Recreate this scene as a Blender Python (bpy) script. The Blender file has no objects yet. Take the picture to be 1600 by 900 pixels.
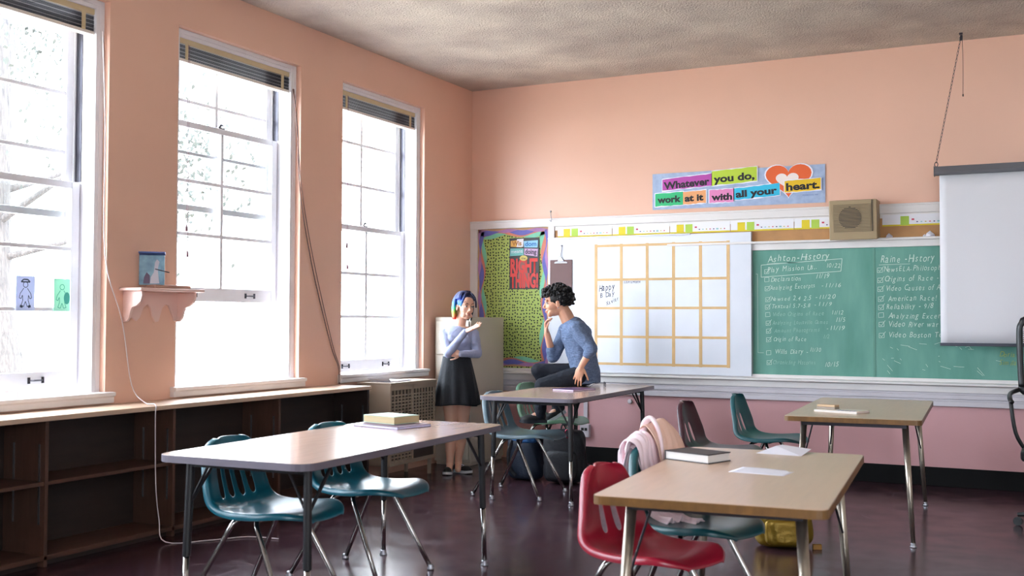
import bpy, bmesh, math, random
from mathutils import Vector, Matrix, Euler
S = bpy.context.scene
COL = S.collection
PI = math.pi
rng = random.Random(7)

# ------------------------------------------------------------------ camera, world, sun, exposure
cam = bpy.data.objects.new('camera', bpy.data.cameras.new('camera'))
COL.objects.link(cam); S.camera = cam
CAM = Vector((5.0729, -9.2390, 1.30))
YA, PITCH, ROLL = .4648, .0295, .0032
_F = Vector((-math.sin(YA)*math.cos(PITCH), math.cos(YA)*math.cos(PITCH), math.sin(PITCH)))
_R = Vector((math.cos(YA), math.sin(YA), 0)); _U = _R.cross(_F)
_R2 = _R*math.cos(ROLL) + _U*math.sin(ROLL); _U2 = -_R*math.sin(ROLL) + _U*math.cos(ROLL)
m = Matrix((_R2, _U2, -_F)).transposed().to_4x4(); m.translation = CAM
cam.matrix_world = m
cam.data.sensor_width = 36; cam.data.lens = 1699.5/1600*36
cam.data.clip_start = .05; cam.data.clip_end = 200
cam.data.dof.use_dof = True; cam.data.dof.focus_distance = 8.9; cam.data.dof.aperture_fstop = 4.0

W = bpy.data.worlds.new('world'); S.world = W; W.use_nodes = True
nt = W.node_tree; bg = nt.nodes['Background']
bg.inputs[0].default_value = (.80, .88, 1.0, 1); bg.inputs[1].default_value = 22.0
sun = bpy.data.objects.new('sun', bpy.data.lights.new('sun', 'SUN')); COL.objects.link(sun)
sun.data.energy = 14; sun.data.angle = .02; sun.data.color = (1, .95, .86)
sun.rotation_euler = (math.radians(38), 0, math.radians(62))       # high sun from the far side of the roof: it lights the yard, not the room
S.view_settings.view_transform = 'Standard'; S.view_settings.look = 'None'
S.view_settings.gamma = 1; S.view_settings.use_curve_mapping = False
S.view_settings.exposure = 0.40
S.cycles.max_bounces = 14; S.cycles.diffuse_bounces = 10; S.cycles.glossy_bounces = 4
S.cycles.transmission_bounces = 6; S.cycles.transparent_max_bounces = 12
S.cycles.caustics_reflective = False; S.cycles.caustics_refractive = False
S.cycles.sample_clamp_indirect = 8
S.cycles.use_denoising = True
S.cycles.pixel_filter_type = 'BLACKMAN_HARRIS'; S.cycles.filter_width = 1.2

# ------------------------------------------------------------------ materials
def lin(c):
    if isinstance(c, str):
        c = [int(c[i:i+2], 16)/255 for i in (0, 2, 4)]
    return tuple((x/12.92 if x <= .04045 else ((x+.055)/1.055)**2.4) for x in c) + (1,)
def mat(name, col, rough=.5, metal=0, var=0, vscale=3, bump=0, bscale=40, coat=0, spec=.5, col2=None, stretch=(1, 1, 1), detail=4):
    M = bpy.data.materials.new(name); M.use_nodes = True
    N = M.node_tree.nodes; L = M.node_tree.links; b = N['Principled BSDF']
    b.inputs['Base Color'].default_value = lin(col); b.inputs['Roughness'].default_value = rough
    b.inputs['Metallic'].default_value = metal; b.inputs['Specular IOR Level'].default_value = spec
    if coat: b.inputs['Coat Weight'].default_value = coat; b.inputs['Coat Roughness'].default_value = .12
    if var or bump or col2:
        tc = N.new('ShaderNodeTexCoord'); mp = N.new('ShaderNodeMapping'); mp.inputs['Scale'].default_value = stretch
        L.new(tc.outputs['Object'], mp.inputs[0])
    if var or col2:
        n = N.new('ShaderNodeTexNoise'); n.inputs['Scale'].default_value = vscale; n.inputs['Detail'].default_value = detail
        L.new(mp.outputs[0], n.inputs['Vector'])
        r = N.new('ShaderNodeValToRGB'); r.color_ramp.elements[0].position = .3; r.color_ramp.elements[1].position = .7
        c = lin(col)
        c2 = lin(col2) if col2 else tuple(x*(1-var) for x in c[:3]) + (1,)
        r.color_ramp.elements[0].color = c2; r.color_ramp.elements[1].color = c
        L.new(n.outputs[0], r.inputs[0]); L.new(r.outputs[0], b.inputs['Base Color'])
    if bump:
        n2 = N.new('ShaderNodeTexNoise'); n2.inputs['Scale'].default_value = bscale; n2.inputs['Detail'].default_value = 3
        L.new(mp.outputs[0], n2.inputs['Vector'])
        bp = N.new('ShaderNodeBump'); bp.inputs['Strength'].default_value = bump; bp.inputs['Distance'].default_value = .02
        L.new(n2.outputs[0], bp.inputs['Height']); L.new(bp.outputs[0], b.inputs['Normal'])
    return M

M_wall = mat('peach_wall_paint', 'e1b49d', .42, var=.06, vscale=1.2, bump=.06, bscale=18)
M_wallpink = mat('pink_shaded_wall', 'cb9a9c', .5, var=.06, vscale=1.5, bump=.06, bscale=18)  # pinker than the upper wall, darkened for the shade below the boards
M_ceil = mat('stained_plaster_ceiling', 'd3c6b8', .9, bump=.9, bscale=70, col2='b0a298', vscale=2.2, stretch=(1, 1, 1), detail=9)
M_white = mat('white_gloss_paint', 'dfdad8', .4, var=.05, vscale=6)
M_sash = mat('white_window_paint', 'dcdade', .45, var=.06, vscale=9)
M_woodedge = mat('worn_birch_worktop', 'c9ab93', .45, var=.12, vscale=4, stretch=(6, 1, 6))
M_dkwood = mat('dark_bookcase_wood', '33241f', .55, var=.35, vscale=3, stretch=(1, 1, 6))
M_dkwood2 = mat('bookcase_edge_wood', '54382c', .5, var=.3, vscale=5, stretch=(8, 1, 1))
M_alu = mat('aluminium', 'a8a8ad', .35, 1)
M_chrome = mat('worn_chrome', 'a9a5a2', .2, 1, bump=.05, bscale=60)
M_blackm = mat('black_enamel_tube', '121014', .45)
M_black = mat('black_plastic', '121214', .4)
M_base = mat('black_rubber_base', '060506', .7, spec=.2)
M_brass = mat('dark_steel', '4c4a50', .35, .9)
M_laminA = mat('tan_laminate', 'bb9f8e', .24, var=.1, vscale=5, stretch=(10, 1, 1), coat=.3)
M_laminB = mat('beige_laminate', 'd0ae94', .30, var=.08, vscale=5, stretch=(10, 1, 1), coat=.15)
M_band = mat('grey_vinyl_edge', '6d6670', .4)
M_wband = mat('brown_wood_edge', '7a5428', .4, var=.3, vscale=12, stretch=(3, 3, 1))
M_tancork = mat('tan_tack_strip', 'b98a5c', .8, var=.15, vscale=10)
M_paper = mat('white_paper', 'e6e4ee', .6)
M_tray = mat('lilac_white_moulding', 'c9c3c9', .45, var=.08, vscale=7)

def floor_mat():
    M = mat('maroon_vinyl_floor', '3d262b', .2, col2='35212a', vscale=7, detail=8)
    N = M.node_tree.nodes; L = M.node_tree.links; b = N['Principled BSDF']
    tc = N.new('ShaderNodeTexCoord')
    n = N.new('ShaderNodeTexNoise'); n.inputs['Scale'].default_value = 5; n.inputs['Detail'].default_value = 8
    L.new(tc.outputs['Object'], n.inputs['Vector'])
    r = N.new('ShaderNodeMapRange'); r.inputs[1].default_value = .35; r.inputs[2].default_value = .7
    r.inputs[3].default_value = .17; r.inputs[4].default_value = .27
    L.new(n.outputs[0], r.inputs[0]); L.new(r.outputs[0], b.inputs['Roughness'])
    # scuffs: thin pale scratches
    mp = N.new('ShaderNodeMapping'); mp.inputs['Scale'].default_value = (1.3, 5, 1); mp.inputs['Rotation'].default_value = (0, 0, .5)
    L.new(tc.outputs['Object'], mp.inputs[0])
    v = N.new('ShaderNodeTexVoronoi'); v.feature = 'DISTANCE_TO_EDGE'; v.inputs['Scale'].default_value = 1.1
    L.new(mp.outputs[0], v.inputs['Vector'])
    n3 = N.new('ShaderNodeTexNoise'); n3.inputs['Scale'].default_value = 2.2; n3.inputs['Detail'].default_value = 2; L.new(tc.outputs['Object'], n3.inputs['Vector'])
    a = N.new('ShaderNodeMath'); a.operation = 'LESS_THAN'; a.inputs[1].default_value = .012; L.new(v.outputs['Distance'], a.inputs[0])
    a2 = N.new('ShaderNodeMath'); a2.operation = 'GREATER_THAN'; a2.inputs[1].default_value = .6; L.new(n3.outputs[0], a2.inputs[0])
    a3 = N.new('ShaderNodeMath'); a3.operation = 'MULTIPLY'; L.new(a.outputs[0], a3.inputs[0]); L.new(a2.outputs[0], a3.inputs[1])
    a4 = N.new('ShaderNodeMath'); a4.operation = 'MULTIPLY'; L.new(a3.outputs[0], a4.inputs[0]); a4.inputs[1].default_value = .25
    mix = N.new('ShaderNodeMix'); mix.data_type = 'RGBA'
    ramp = [x for x in N if x.type == 'VALTORGB'][0]
    L.new(a4.outputs[0], mix.inputs[0]); L.new(ramp.outputs[0], mix.inputs[6]); mix.inputs[7].default_value = lin('a8909a')
    L.new(mix.outputs[2], b.inputs['Base Color'])
    return M
M_floor = floor_mat()

def glass_mat():
    M = bpy.data.materials.new('window_glass'); M.use_nodes = True
    N = M.node_tree.nodes; L = M.node_tree.links; N.clear()
    o = N.new('ShaderNodeOutputMaterial'); t = N.new('ShaderNodeBsdfTransparent'); g = N.new('ShaderNodeBsdfGlossy'); g.inputs['Roughness'].default_value = .02
    t.inputs[0].default_value = (.93, .95, .95, 1)
    w = N.new('ShaderNodeLayerWeight'); w.inputs[0].default_value = .5; p = N.new('ShaderNodeMath'); p.operation = 'POWER'; p.inputs[1].default_value = 5
    f = N.new('ShaderNodeMath'); f.operation = 'MULTIPLY_ADD'; f.inputs[1].default_value = .5; f.inputs[2].default_value = .025; x = N.new('ShaderNodeMixShader')
    L.new(w.outputs['Facing'], p.inputs[0]); L.new(p.outputs[0], f.inputs[0]); L.new(f.outputs[0], x.inputs[0]); L.new(t.outputs[0], x.inputs[1]); L.new(g.outputs[0], x.inputs[2]); L.new(x.outputs[0], o.inputs[0])
    return M
M_glass = glass_mat()

# ------------------------------------------------------------------ mesh helpers
class MB:
    def __init__(s): s.v = []; s.f = []
    def add(s, vs, fs, M=None):
        n = len(s.v)
        s.v += [tuple(M @ Vector(v)) if M else tuple(v) for v in vs]; s.f += [tuple(i+n for i in f) for f in fs]; return s
    def box(s, x0, x1, y0, y1, z0, z1, M=None):
        return s.add([(x0,y0,z0),(x1,y0,z0),(x1,y1,z0),(x0,y1,z0),(x0,y0,z1),(x1,y0,z1),(x1,y1,z1),(x0,y1,z1)],
                     [(3,2,1,0),(4,5,6,7),(0,1,5,4),(1,2,6,5),(2,3,7,6),(3,0,4,7)], M)
    def prism(s, poly, a0, a1, ax='z', M=None):
        n = len(poly)
        def P(p, a): return {'z': (p[0], p[1], a), 'y': (p[0], a, p[1]), 'x': (a, p[0], p[1])}[ax]
        vs = [P(p, a0) for p in poly] + [P(p, a1) for p in poly]
        return s.add(vs, [tuple(range(n-1, -1, -1)), tuple(range(n, 2*n))] + [(i, (i+1) % n, (i+1) % n+n, i+n) for i in range(n)], M)
    def tube(s, pts, r, seg=10, M=None, cap=True, flat=None):
        pts = [Vector(p) for p in pts]; n = len(pts); rs = r if isinstance(r, (list, tuple)) else [r]*n
        vs = []; fs = []; up = None
        for i, p in enumerate(pts):
            t = (pts[min(i+1, n-1)]-pts[max(i-1, 0)])
            if t.length < 1e-9: t = Vector((0, 0, 1))
            t.normalize()
            if up is None:
                up = t.orthogonal().normalized()
                if flat: up = (Vector(flat)-t*t.dot(Vector(flat))).normalized()
            else: up = (up-t*t.dot(up)); up = up.normalized() if up.length > 1e-6 else t.orthogonal().normalized()
            b = t.cross(up)
            ra = rs[i]; ra, rb = ra if isinstance(ra, (tuple, list)) else (ra, ra)
            for k in range(seg):
                a = 2*PI*k/seg; vs.append(p+up*math.cos(a)*ra+b*math.sin(a)*rb)
        for i in range(n-1):
            for k in range(seg):
                k2 = (k+1) % seg; fs.append((i*seg+k, i*seg+k2, (i+1)*seg+k2, (i+1)*seg+k))
        if cap: fs += [tuple(range(seg-1, -1, -1)), tuple((n-1)*seg+k for k in range(seg))]
        return s.add(vs, fs, M)
    def lathe(s, prof, seg=20, M=None):
        vs = []; fs = []; n = len(prof)
        for (r, z) in prof:
            for k in range(seg): a = 2*PI*k/seg; vs.append((r*math.cos(a), r*math.sin(a), z))
        for i in range(n-1):
            for k in range(seg): k2 = (k+1) % seg; fs.append((i*seg+k, i*seg+k2, (i+1)*seg+k2, (i+1)*seg+k))
        fs += [tuple(range(seg-1, -1, -1)), tuple((n-1)*seg+k for k in range(seg))]
        return s.add(vs, fs, M)
    def ell(s, c, r, M=None, seg=16, rings=10, rot=None):
        vs = []; fs = []; c = Vector(c); Q = rot if rot else Matrix.Identity(3)
        for i in range(1, rings):
            ph = PI*i/rings
            for k in range(seg):
                a = 2*PI*k/seg
                vs.append(c + Q @ Vector((r[0]*math.sin(ph)*math.cos(a), r[1]*math.sin(ph)*math.sin(a), r[2]*math.cos(ph))))
        top = len(vs); vs.append(c+Q @ Vector((0, 0, r[2]))); vs.append(c-Q @ Vector((0, 0, r[2])))
        for i in range(rings-2):
            for k in range(seg): k2 = (k+1) % seg; fs.append((i*seg+k, (i+1)*seg+k, (i+1)*seg+k2, i*seg+k2))
        for k in range(seg):
            k2 = (k+1) % seg; fs.append((top, k, k2)); fs.append((top+1, (rings-2)*seg+k2, (rings-2)*seg+k))
        return s.add(vs, fs, M)
    def cap(s, p0, p1, r0, r1, M=None, seg=14):       # tapered capsule
        p0 = Vector(p0); p1 = Vector(p1)
        s.tube([p0, p1], [r0, r1], seg, M); s.ell(p0, (r0,)*3, M, seg, 8); s.ell(p1, (r1,)*3, M, seg, 8); return s
    def grid(s, f, nu, nv, M=None):
        vs = [f(i/nu, j/nv) for j in range(nv+1) for i in range(nu+1)]
        return s.add(vs, [(j*(nu+1)+i, j*(nu+1)+i+1, (j+1)*(nu+1)+i+1, (j+1)*(nu+1)+i) for j in range(nv) for i in range(nu)], M)
def smooth_path(pts, k=5):
    P = [Vector(p) for p in pts]; out = []
    for i in range(len(P)-1):
        a, b, c, d = P[max(i-1, 0)], P[i], P[i+1], P[min(i+2, len(P)-1)]
        for j in range(k):
            t = j/k; out.append(.5*((2*b)+(c-a)*t+(2*a-5*b+4*c-d)*t*t+(3*b-a-3*c+d)*t**3))
    return out + [P[-1]]
def obj(name, mb, m, parent=None, bevel=0, smooth=False, loc=None, rot=None, mods=(), seg=2):
    me = bpy.data.meshes.new(name); me.from_pydata(mb.v, [], mb.f); me.update()
    for mm in (m if isinstance(m, (list, tuple)) else [m]): me.materials.append(mm)
    bm = bmesh.new(); bm.from_mesh(me); bmesh.ops.recalc_face_normals(bm, faces=bm.faces); bm.to_mesh(me); bm.free()
    if smooth: me.polygons.foreach_set('use_smooth', [True]*len(me.polygons))
    o = bpy.data.objects.new(name, me); COL.objects.link(o)
    if parent: o.parent = parent
    if loc: o.location = loc
    if rot: o.rotation_euler = rot
    if bevel:
        b = o.modifiers.new('bevel', 'BEVEL'); b.width = bevel; b.segments = seg; b.limit_method = 'ANGLE'; b.angle_limit = .7
        b.harden_normals = False
    for t, kw in mods:
        mo = o.modifiers.new(t.lower(), t)
        for k, v in kw.items(): setattr(mo, k, v)
    return o
def tag(o, label=None, cat=None, group=None, kind=None):
    if label: o['label'] = label
    if cat: o['category'] = cat
    if group: o['group'] = group
    if kind: o['kind'] = kind
    return o
def empty(name, loc=(0, 0, 0), rz=0, label=None, cat=None, group=None, kind=None):
    o = bpy.data.objects.new(name, None); COL.objects.link(o); o.location = loc; o.rotation_euler = (0, 0, rz)
    o.empty_display_size = .1
    return tag(o, label, cat, group, kind)
def struct(name, mb, m, label, bevel=0, parent=None):
    o = obj(name, mb, m, parent, bevel)
    return tag(o, label, None, None, 'structure')
def text_mesh(name, body, size, m, parent=None, M=None, bold=0, extrude=0, shear=0, width=None, align='LEFT'):
    c = bpy.data.curves.new(name, 'FONT'); c.body = body; c.size = size; c.offset = bold; c.extrude = extrude; c.shear = shear; c.align_x = align
    c.resolution_u = 3
    t = bpy.data.objects.new(name+'_tmp', c); COL.objects.link(t)
    bpy.context.view_layer.update()
    me = bpy.data.meshes.new_from_object(t.evaluated_get(bpy.context.evaluated_depsgraph_get()))
    bpy.data.objects.remove(t); bpy.data.curves.remove(c)
    if width:
        xs = [v.co.x for v in me.vertices]; w = max(xs)-min(xs); k = width/w if w else 1; x0 = min(xs)
        for v in me.vertices: v.co.x = (v.co.x-x0)*k
    if M: me.transform(M)
    me.materials.clear(); me.materials.append(m)
    o = bpy.data.objects.new(name, me); COL.objects.link(o)
    if parent: o.parent = parent
    return o
def join(obs, name, parent=None):      # several meshes become one object
    bm = bmesh.new(); mats = []
    for o in obs:
        me = o.data; n0 = len(bm.faces); bm.from_mesh(me)
        bm.faces.ensure_lookup_table()
        for f in bm.faces[n0:]:
            mm = me.materials[f.material_index] if me.materials else None
            if mm not in mats: mats.append(mm)
            f.material_index = mats.index(mm)
    me = bpy.data.meshes.new(name); bm.to_mesh(me); bm.free()
    for mm in mats: me.materials.append(mm)
    for o in obs: bpy.data.objects.remove(o)
    o = bpy.data.objects.new(name, me); COL.objects.link(o)
    if parent: o.parent = parent
    return o
WALLTXT = Matrix.Rotation(PI/2, 4, 'X')      # text standing on the back wall, facing the room
def at(x, y, z, roll=0): return Matrix.Translation((x, y, z)) @ Matrix.Rotation(-roll, 4, 'Y') @ WALLTXT
def copy_tree(o, parent=None):
    c = o.copy(); COL.objects.link(c); c.parent = parent
    for ch in list(o.children): copy_tree(ch, c)
    return c

# ------------------------------------------------------------------ room shell
H = 3.524; XR = 8.3; YF = -11.4
struct('floor', MB().box(0, XR, YF, 0, -.1, 0), M_floor, 'dark maroon vinyl floor with scuffs and a wet shine')
struct('ceiling', MB().box(-.3, XR+.2, YF-.2, .2, H, H+.15), M_ceil, 'grey stained rough plaster ceiling')
WZ0, WZ1 = .80, 3.207
WIN = [(-2.141, -.886), (-3.952, -2.674), (-5.800, -4.523), (-7.62, -6.345), (-9.44, -8.165)]
mb = MB()
ys = [0.0]
for a, b in WIN: ys += [b, a]
ys.append(YF)
for i in range(0, len(ys), 2): mb.box(-.34, 0, ys[i+1], ys[i], 0, H)
for a, b in WIN: mb.box(-.34, 0, a, b, 0, WZ0); mb.box(-.34, 0, a, b, WZ1, H)
struct('wall_left', mb, M_wall, 'peach painted wall with tall sash windows')
struct('wall_back', MB().box(-.3, XR+.2, 0, .2, .60, H).box(-.3, XR+.2, 0, .2, 0, .60), M_wall, 'peach painted wall behind the chalkboard')
M_cream = mat('cream_bounce_paint', 'ece2d8', .5)  # unseen walls made lighter to bounce more fill light into the room
struct('wall_right', MB().box(XR, XR+.2, YF, 0, 0, H), M_cream, 'plain cream wall facing the windows')
FILL_WIN = [(5.7, 6.7), (7.1, 8.1)]  # openings added to let in extra daylight
mb = MB(); xs_ = [-.34]
for a, b in FILL_WIN: xs_ += [a, b]
xs_.append(XR+.2)
for i in range(0, len(xs_), 2): mb.box(xs_[i], xs_[i+1], YF-.2, YF, 0, H)
for a, b in FILL_WIN: mb.box(a, b, YF-.2, YF, 0, .95); mb.box(a, b, YF-.2, YF, WZ1, H)
struct('wall_front', mb, M_cream, 'plain cream wall opposite the chalkboard')
struct('baseboard_back', MB().box(.42, XR, -.018, 0, 0, .148), M_base, 'black rubber baseboard under the pink wall', .004)
struct('trim_1', MB().box(.4, XR, -.004, .001, .148, .64), M_wallpink, 'pink lower strip of the wall, darkened for shade under the chalk rail')

# windows
def window(n, y0, y1, low=0.0, up=0.0):
    w = empty('window_%d' % n, (0, (y0+y1)/2, 0), kind='structure',
              label=['', 'tall white sash window nearest the corner, both sashes shut', 'middle tall sash window with its lower sash pushed halfway up',
                     'tall sash window cut by the picture edge with drawings on its glass', 'tall sash window beside the camera', 'tall sash window at the end of the room'][n])
    h = (y1-y0)/2
    fr = MB()
    for s in (-1, 1):
        a, b = (s*h, s*(h-.035)) if s > 0 else (-h+.035, -h); fr.box(-.30, -.045, min(a, b), max(a, b), .84, WZ1)
        a = h-.06; fr.box(-.075, -.047, min(s*h, s*a), max(s*h, s*a), .86, WZ1)       # inner stop
        fr.box(-.255, -.235, min(s*h, s*(h-.05)), max(s*h, s*(h-.05)), .86, WZ1)      # parting bead
    fr.box(-.299, -.0451, -h+.035, h-.035, WZ1-.03, WZ1-.001); fr.box(-.0745, -.0475, -h+.06, h-.06, WZ1-.055, WZ1-.0305)
    obj('window_frame', fr, M_sash, w, .003)
    # a dark strip standing in for the shaded gap of the sash channel
    tr = MB()
    for s in (-1, 1): tr.box(-.232, -.185, min(s*(h-.034), s*(h-.040)), max(s*(h-.034), s*(h-.040)), 2.095+low, WZ1-.05)
    obj('dark_sash_gap', tr, M_brass, w)
    obj('sill', MB().prism([(-.40, .80), (.035, .80), (.035, .835), (.05, .842), (.05, .863), (-.02, .866), (-.40, .82)], -h-.04, h+.04, 'y'), M_white, w, .004)
    def sash(name, xc, zb, zt, rail_b, rail_t):
        t = .018; hh = h-.042; st = .058; m_ = MB()
        for s in (-1, 1): m_.box(xc-t, xc+t, min(s*hh, s*(hh-st)), max(s*hh, s*(hh-st)), zb, zt)
        m_.box(xc-t+.001, xc+t-.001, -hh+st, hh-st, zb, zb+rail_b); m_.box(xc-t+.001, xc+t-.001, -hh+st, hh-st, zt-rail_t, zt)
        g0, g1 = zb+rail_b, zt-rail_t
        m_.box(xc-.014, xc+.014, -.014, .014, g0, g1)
        for k in (1, 2): z = g0+(g1-g0)*k/3; m_.box(xc-.0139, xc+.0139, -hh+st, hh-st, z-.012, z+.012)
        o = obj(name, m_, M_sash, w, .004)
        obj('glass_pane', MB().box(xc-.002, xc+.002, -hh+st-.005, hh-st+.005, g0-.005, g1+.005), M_glass, o)
        return o
    lo = sash('lower_sash', -.205, .868+low, 2.090+low, .095, .042)
    sash('upper_sash', -.262, 2.042-up, 3.20-up, .042, .05)
    for s in (-1, 1):
        zc = .915+low; yy = s*.30; x = -.187
        obj('sash_lift', MB().box(x, x+.006, yy-.055, yy-.04, zc-.018, zc+.018).box(x, x+.006, yy+.04, yy+.055, zc-.018, zc+.018).tube([(x+.002, yy-.045, zc), (x+.022, yy-.03, zc), (x+.022, yy+.03, zc), (x+.002, yy+.045, zc)], .005, 6), M_brass, lo)
    obj('sash_lock', MB().box(-.24, -.20, -.03, .03, 2.09+low, 2.10+low).tube([(-.215, -.01, 2.10+low), (-.215, .01, 2.125+low), (-.215, .03, 2.118+low)], .007, 6), M_brass, lo)
    return w
window(1, *WIN[0]); window(2, *WIN[1], low=.553); window(3, *WIN[2], low=.03, up=.14); window(4, *WIN[3]); window(5, *WIN[4])
for a, b in WIN:                                                   # daylight sampling aid for each opening
    L = bpy.data.lights.new('window_portal', 'AREA'); L.shape = 'RECTANGLE'; L.size = b-a; L.size_y = WZ1-WZ0; L.cycles.is_portal = True
    o = bpy.data.objects.new('window_portal', L); COL.objects.link(o); o.location = (-.33, (a+b)/2, (WZ0+WZ1)/2); o.rotation_euler = (0, -PI/2, 0)
    o.rotation_euler = (PI/2, 0, -PI/2)

for i, (a, b) in enumerate(FILL_WIN):                                    # added windows, out of view, for extra daylight on the back wall
    w = empty('window_%d' % (6+i), ((a+b)/2, YF-.1, 0), kind='structure', label='added sash window out of view behind the camera for extra daylight, %s' % ['nearer the middle of the room', 'at the far end'][i])
    h = (b-a)/2; fr = MB().box(-h, -h+.06, -.03, .03, .95, WZ1).box(h-.06, h, -.03, .03, .95, WZ1).box(-h, h, -.03, .03, .95, 1.02).box(-h, h, -.03, .03, WZ1-.06, WZ1).box(-h, h, -.03, .03, 2.05, 2.11).box(-.015, .015, -.02, .02, .95, WZ1)
    obj('window_frame', fr, M_sash, w); obj('glass_pane', MB().box(-h+.05, h-.05, -.002, .002, 1.0, WZ1-.05), M_glass, w)
    L = bpy.data.lights.new('window_portal', 'AREA'); L.shape = 'RECTANGLE'; L.size = b-a; L.size_y = WZ1-.95; L.cycles.is_portal = True
    o = bpy.data.objects.new('window_portal', L); COL.objects.link(o); o.location = ((a+b)/2, YF-.19, (WZ1+.95)/2); o.rotation_euler = (PI/2, 0, 0)
    o.rotation_euler = (-PI/2, 0, PI)

# venetian blinds, pulled up
M_slatd = mat('dark_navy_slats', '1b1f2e', .35, spec=.6); M_slatw = mat('slat_glints', 'b9b9bd', .25, spec=.8); M_blind = mat('beige_headrail', 'c8b48f', .45); M_railw = mat('cream_bottom_rail', 'd8cfc6', .4)
def blind(y0, y1, label, zl=0):
    b = empty('venetian_blind', (-.095, (y0+y1)/2, WZ1-.03), 0, label, 'blind', 'raised venetian blinds')
    h = (y1-y0)/2-.012
    obj('headrail', MB().box(-.025, .03, -h, h, -.058, -.004), M_blind, b, .003)
    st = MB(); sw = MB()
    for i in range(15):
        z = -.064-i*.0062; q = (st if i % 4 else sw); j = rng.uniform(-.003, .003)
        q.box(-.024+j, .028+j, -h+.003, h-.003, z-.0022, z)
    s1 = obj('slat_stack', st, M_slatd, b); obj('slat_glints', sw, M_slatw, s1)  # the few pale slats paint in white glints on the dark stack
    obj('bottom_rail', MB().box(-.026, .03, -h, h, -.178, -.158), M_railw, b, .003)
    for yy in (-h+.13, h-.13): obj('ladder_tape', MB().box(.030, .033, yy-.014, yy+.014, -.162, -.058).box(.0315, .036, yy-.012, yy+.008, -.150, -.075), M_blind, b)
    zb = -1.35
    cd = MB()
    for dy, ln in ((0, -1.25), (.012, -1.42)):
        cd.tube([(.035, -h+.14+dy, -.06), (.036, -h+.14+dy, ln)], .0014, 5)
        cd.lathe([(.002, .02), (.007, .0), (.009, -.028)], 8, Matrix.Translation((.036, -h+.14+dy, ln-.02)))
    obj('pull_cord', cd, mat('cord_tassel', '7a5560', .6), b)
    return b
blind(*WIN[0], 'raised venetian blind in the window beside the filing cabinet')
blind(*WIN[1], 'raised venetian blind at the top of the middle window')
blind(*WIN[2], 'raised venetian blind above the window with children\'s drawings')

# ------------------------------------------------------------------ outdoors
M_side = mat('white_clapboard', 'f2f2f2', .7); M_ground = mat('pale_paving', 'cfcac0', .9, var=.1)
struct('ground', MB().box(-40, -.35, -30, 30, -.8, -.7), M_ground, 'pale paved yard outside the windows')
nb = empty('neighbour_building', (-12.84, 6.78, -.7), math.radians(-21.4), 'white clapboard building across the yard seen through the windows', 'building')
cl = MB()
for i in range(26): cl.prism([(0, i*.24), (-.035, i*.24), (0, i*.24+.245)], 0, 11, 'x')
cl.box(0, 11, .0, 5, 0, 6.3)
obj('clapboard_wall', MB().add([(v[0], v[1], v[2]) for v in cl.v], cl.f), M_side, nb)
obj('roof', MB().prism([(-.5, 6.2), (-.5, 6.35), (2.6, 7.9), (5.5, 6.3)], -.4, 11.4, 'x'), mat('grey_shingles', '8c8c92', .9), nb)
tr = empty('yard_tree', (-4.9, -1.48, -.7), 0, 'leafy tree with a thick pale trunk outside the window with drawings', 'tree')
M_bark = mat('grey_bark', '46413f', .9, col2='2b2828', vscale=9, bump=.8, bscale=12, stretch=(5, 5, 1), detail=8)
obj('trunk', MB().tube(smooth_path([(.12, 0, 0), (.06, 0, .7), (.0, .0, 1.4), (-.12, 0, 2.7), (-.18, .1, 5.2)]), [.56+(.22-.56)*min(1, i/16) for i in range(21)], 20), M_bark, tr, smooth=True)
brm = MB()
for i, (dx, dy, dz) in enumerate(((1.5, .9, .5), (1.7, .4, 1.1), (.6, 1.8, .8), (-1, 1, 1.5), (1.1, -1.2, 1.2))):
    z0 = 2.6+i*.35; brm.tube(smooth_path([(-.08, 0, z0), (dx*.5, dy*.5, z0+dz*.5), (dx, dy, z0+dz)]), [.045-.0036*k for k in range(11)], 8)
obj('branches', brm, M_bark, tr, smooth=True)
lf = MB()
for c in ((1.5, .9, 3.2), (1.7, .5, 4.1), (.8, 1.7, 4.0), (1.9, .9, 3.6), (1.2, .2, 3.9), (.2, .4, 5.2), (1.0, -1.0, 4.6), (-.6, .8, 5.2)):
    for k in range(260):
        p = Vector(c)+Vector((rng.gauss(0, .33), rng.gauss(0, .33), rng.gauss(0, .24))); a = Euler((rng.uniform(0, 6), rng.uniform(0, 6), 0)).to_matrix().to_4x4()
        lf.add([(0, 0, 0), (.03, .02, 0), (.075, 0, .004), (.03, -.02, 0)], [(0, 1, 2, 3)], Matrix.Translation(p) @ a)
obj('foliage', lf, mat('leaves', '2c2f2a', .7), tr)

# ------------------------------------------------------------------ back wall trim and boards
tb = MB().box(0, .075, -.03, 0, .80, 2.20).box(.83, .893, -.03, 0, .84, 2.20).box(0, 6.9, -.034, 0, 2.172, 2.247).box(0, 6.9, -.042, 0, 2.232, 2.249)
tb.box(.893, 6.9, -.02, 0, 2.135, 2.172)
struct('trim_2', tb, M_white, 'white painted rail and posts framing the boards', .003)
struct('trim_3', MB().box(.893, 6.9, -.014, 0, 1.975, 2.15), M_tancork, 'tan cork tack strip above the chalkboard')
struct('trim_4', MB().box(2.0, 6.9, -.030, 0, 1.90, 1.955).box(2.0, 6.9, -.062, 0, 1.955, 1.975), M_white, 'white ledge along the top of the chalkboard', .003)
ry = MB().prism([(0, .79), (-.055, .79), (-.075, .80), (-.09, .80), (-.09, .815), (-.03, .822), (-.03, .848), (0, .848)], .0, 6.9, 'x')
ry.box(0, 6.9, -.048, 0, .742, .79)
struct('trim_5', ry, M_white, 'worn white chalk tray running under the boards', .002)
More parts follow.
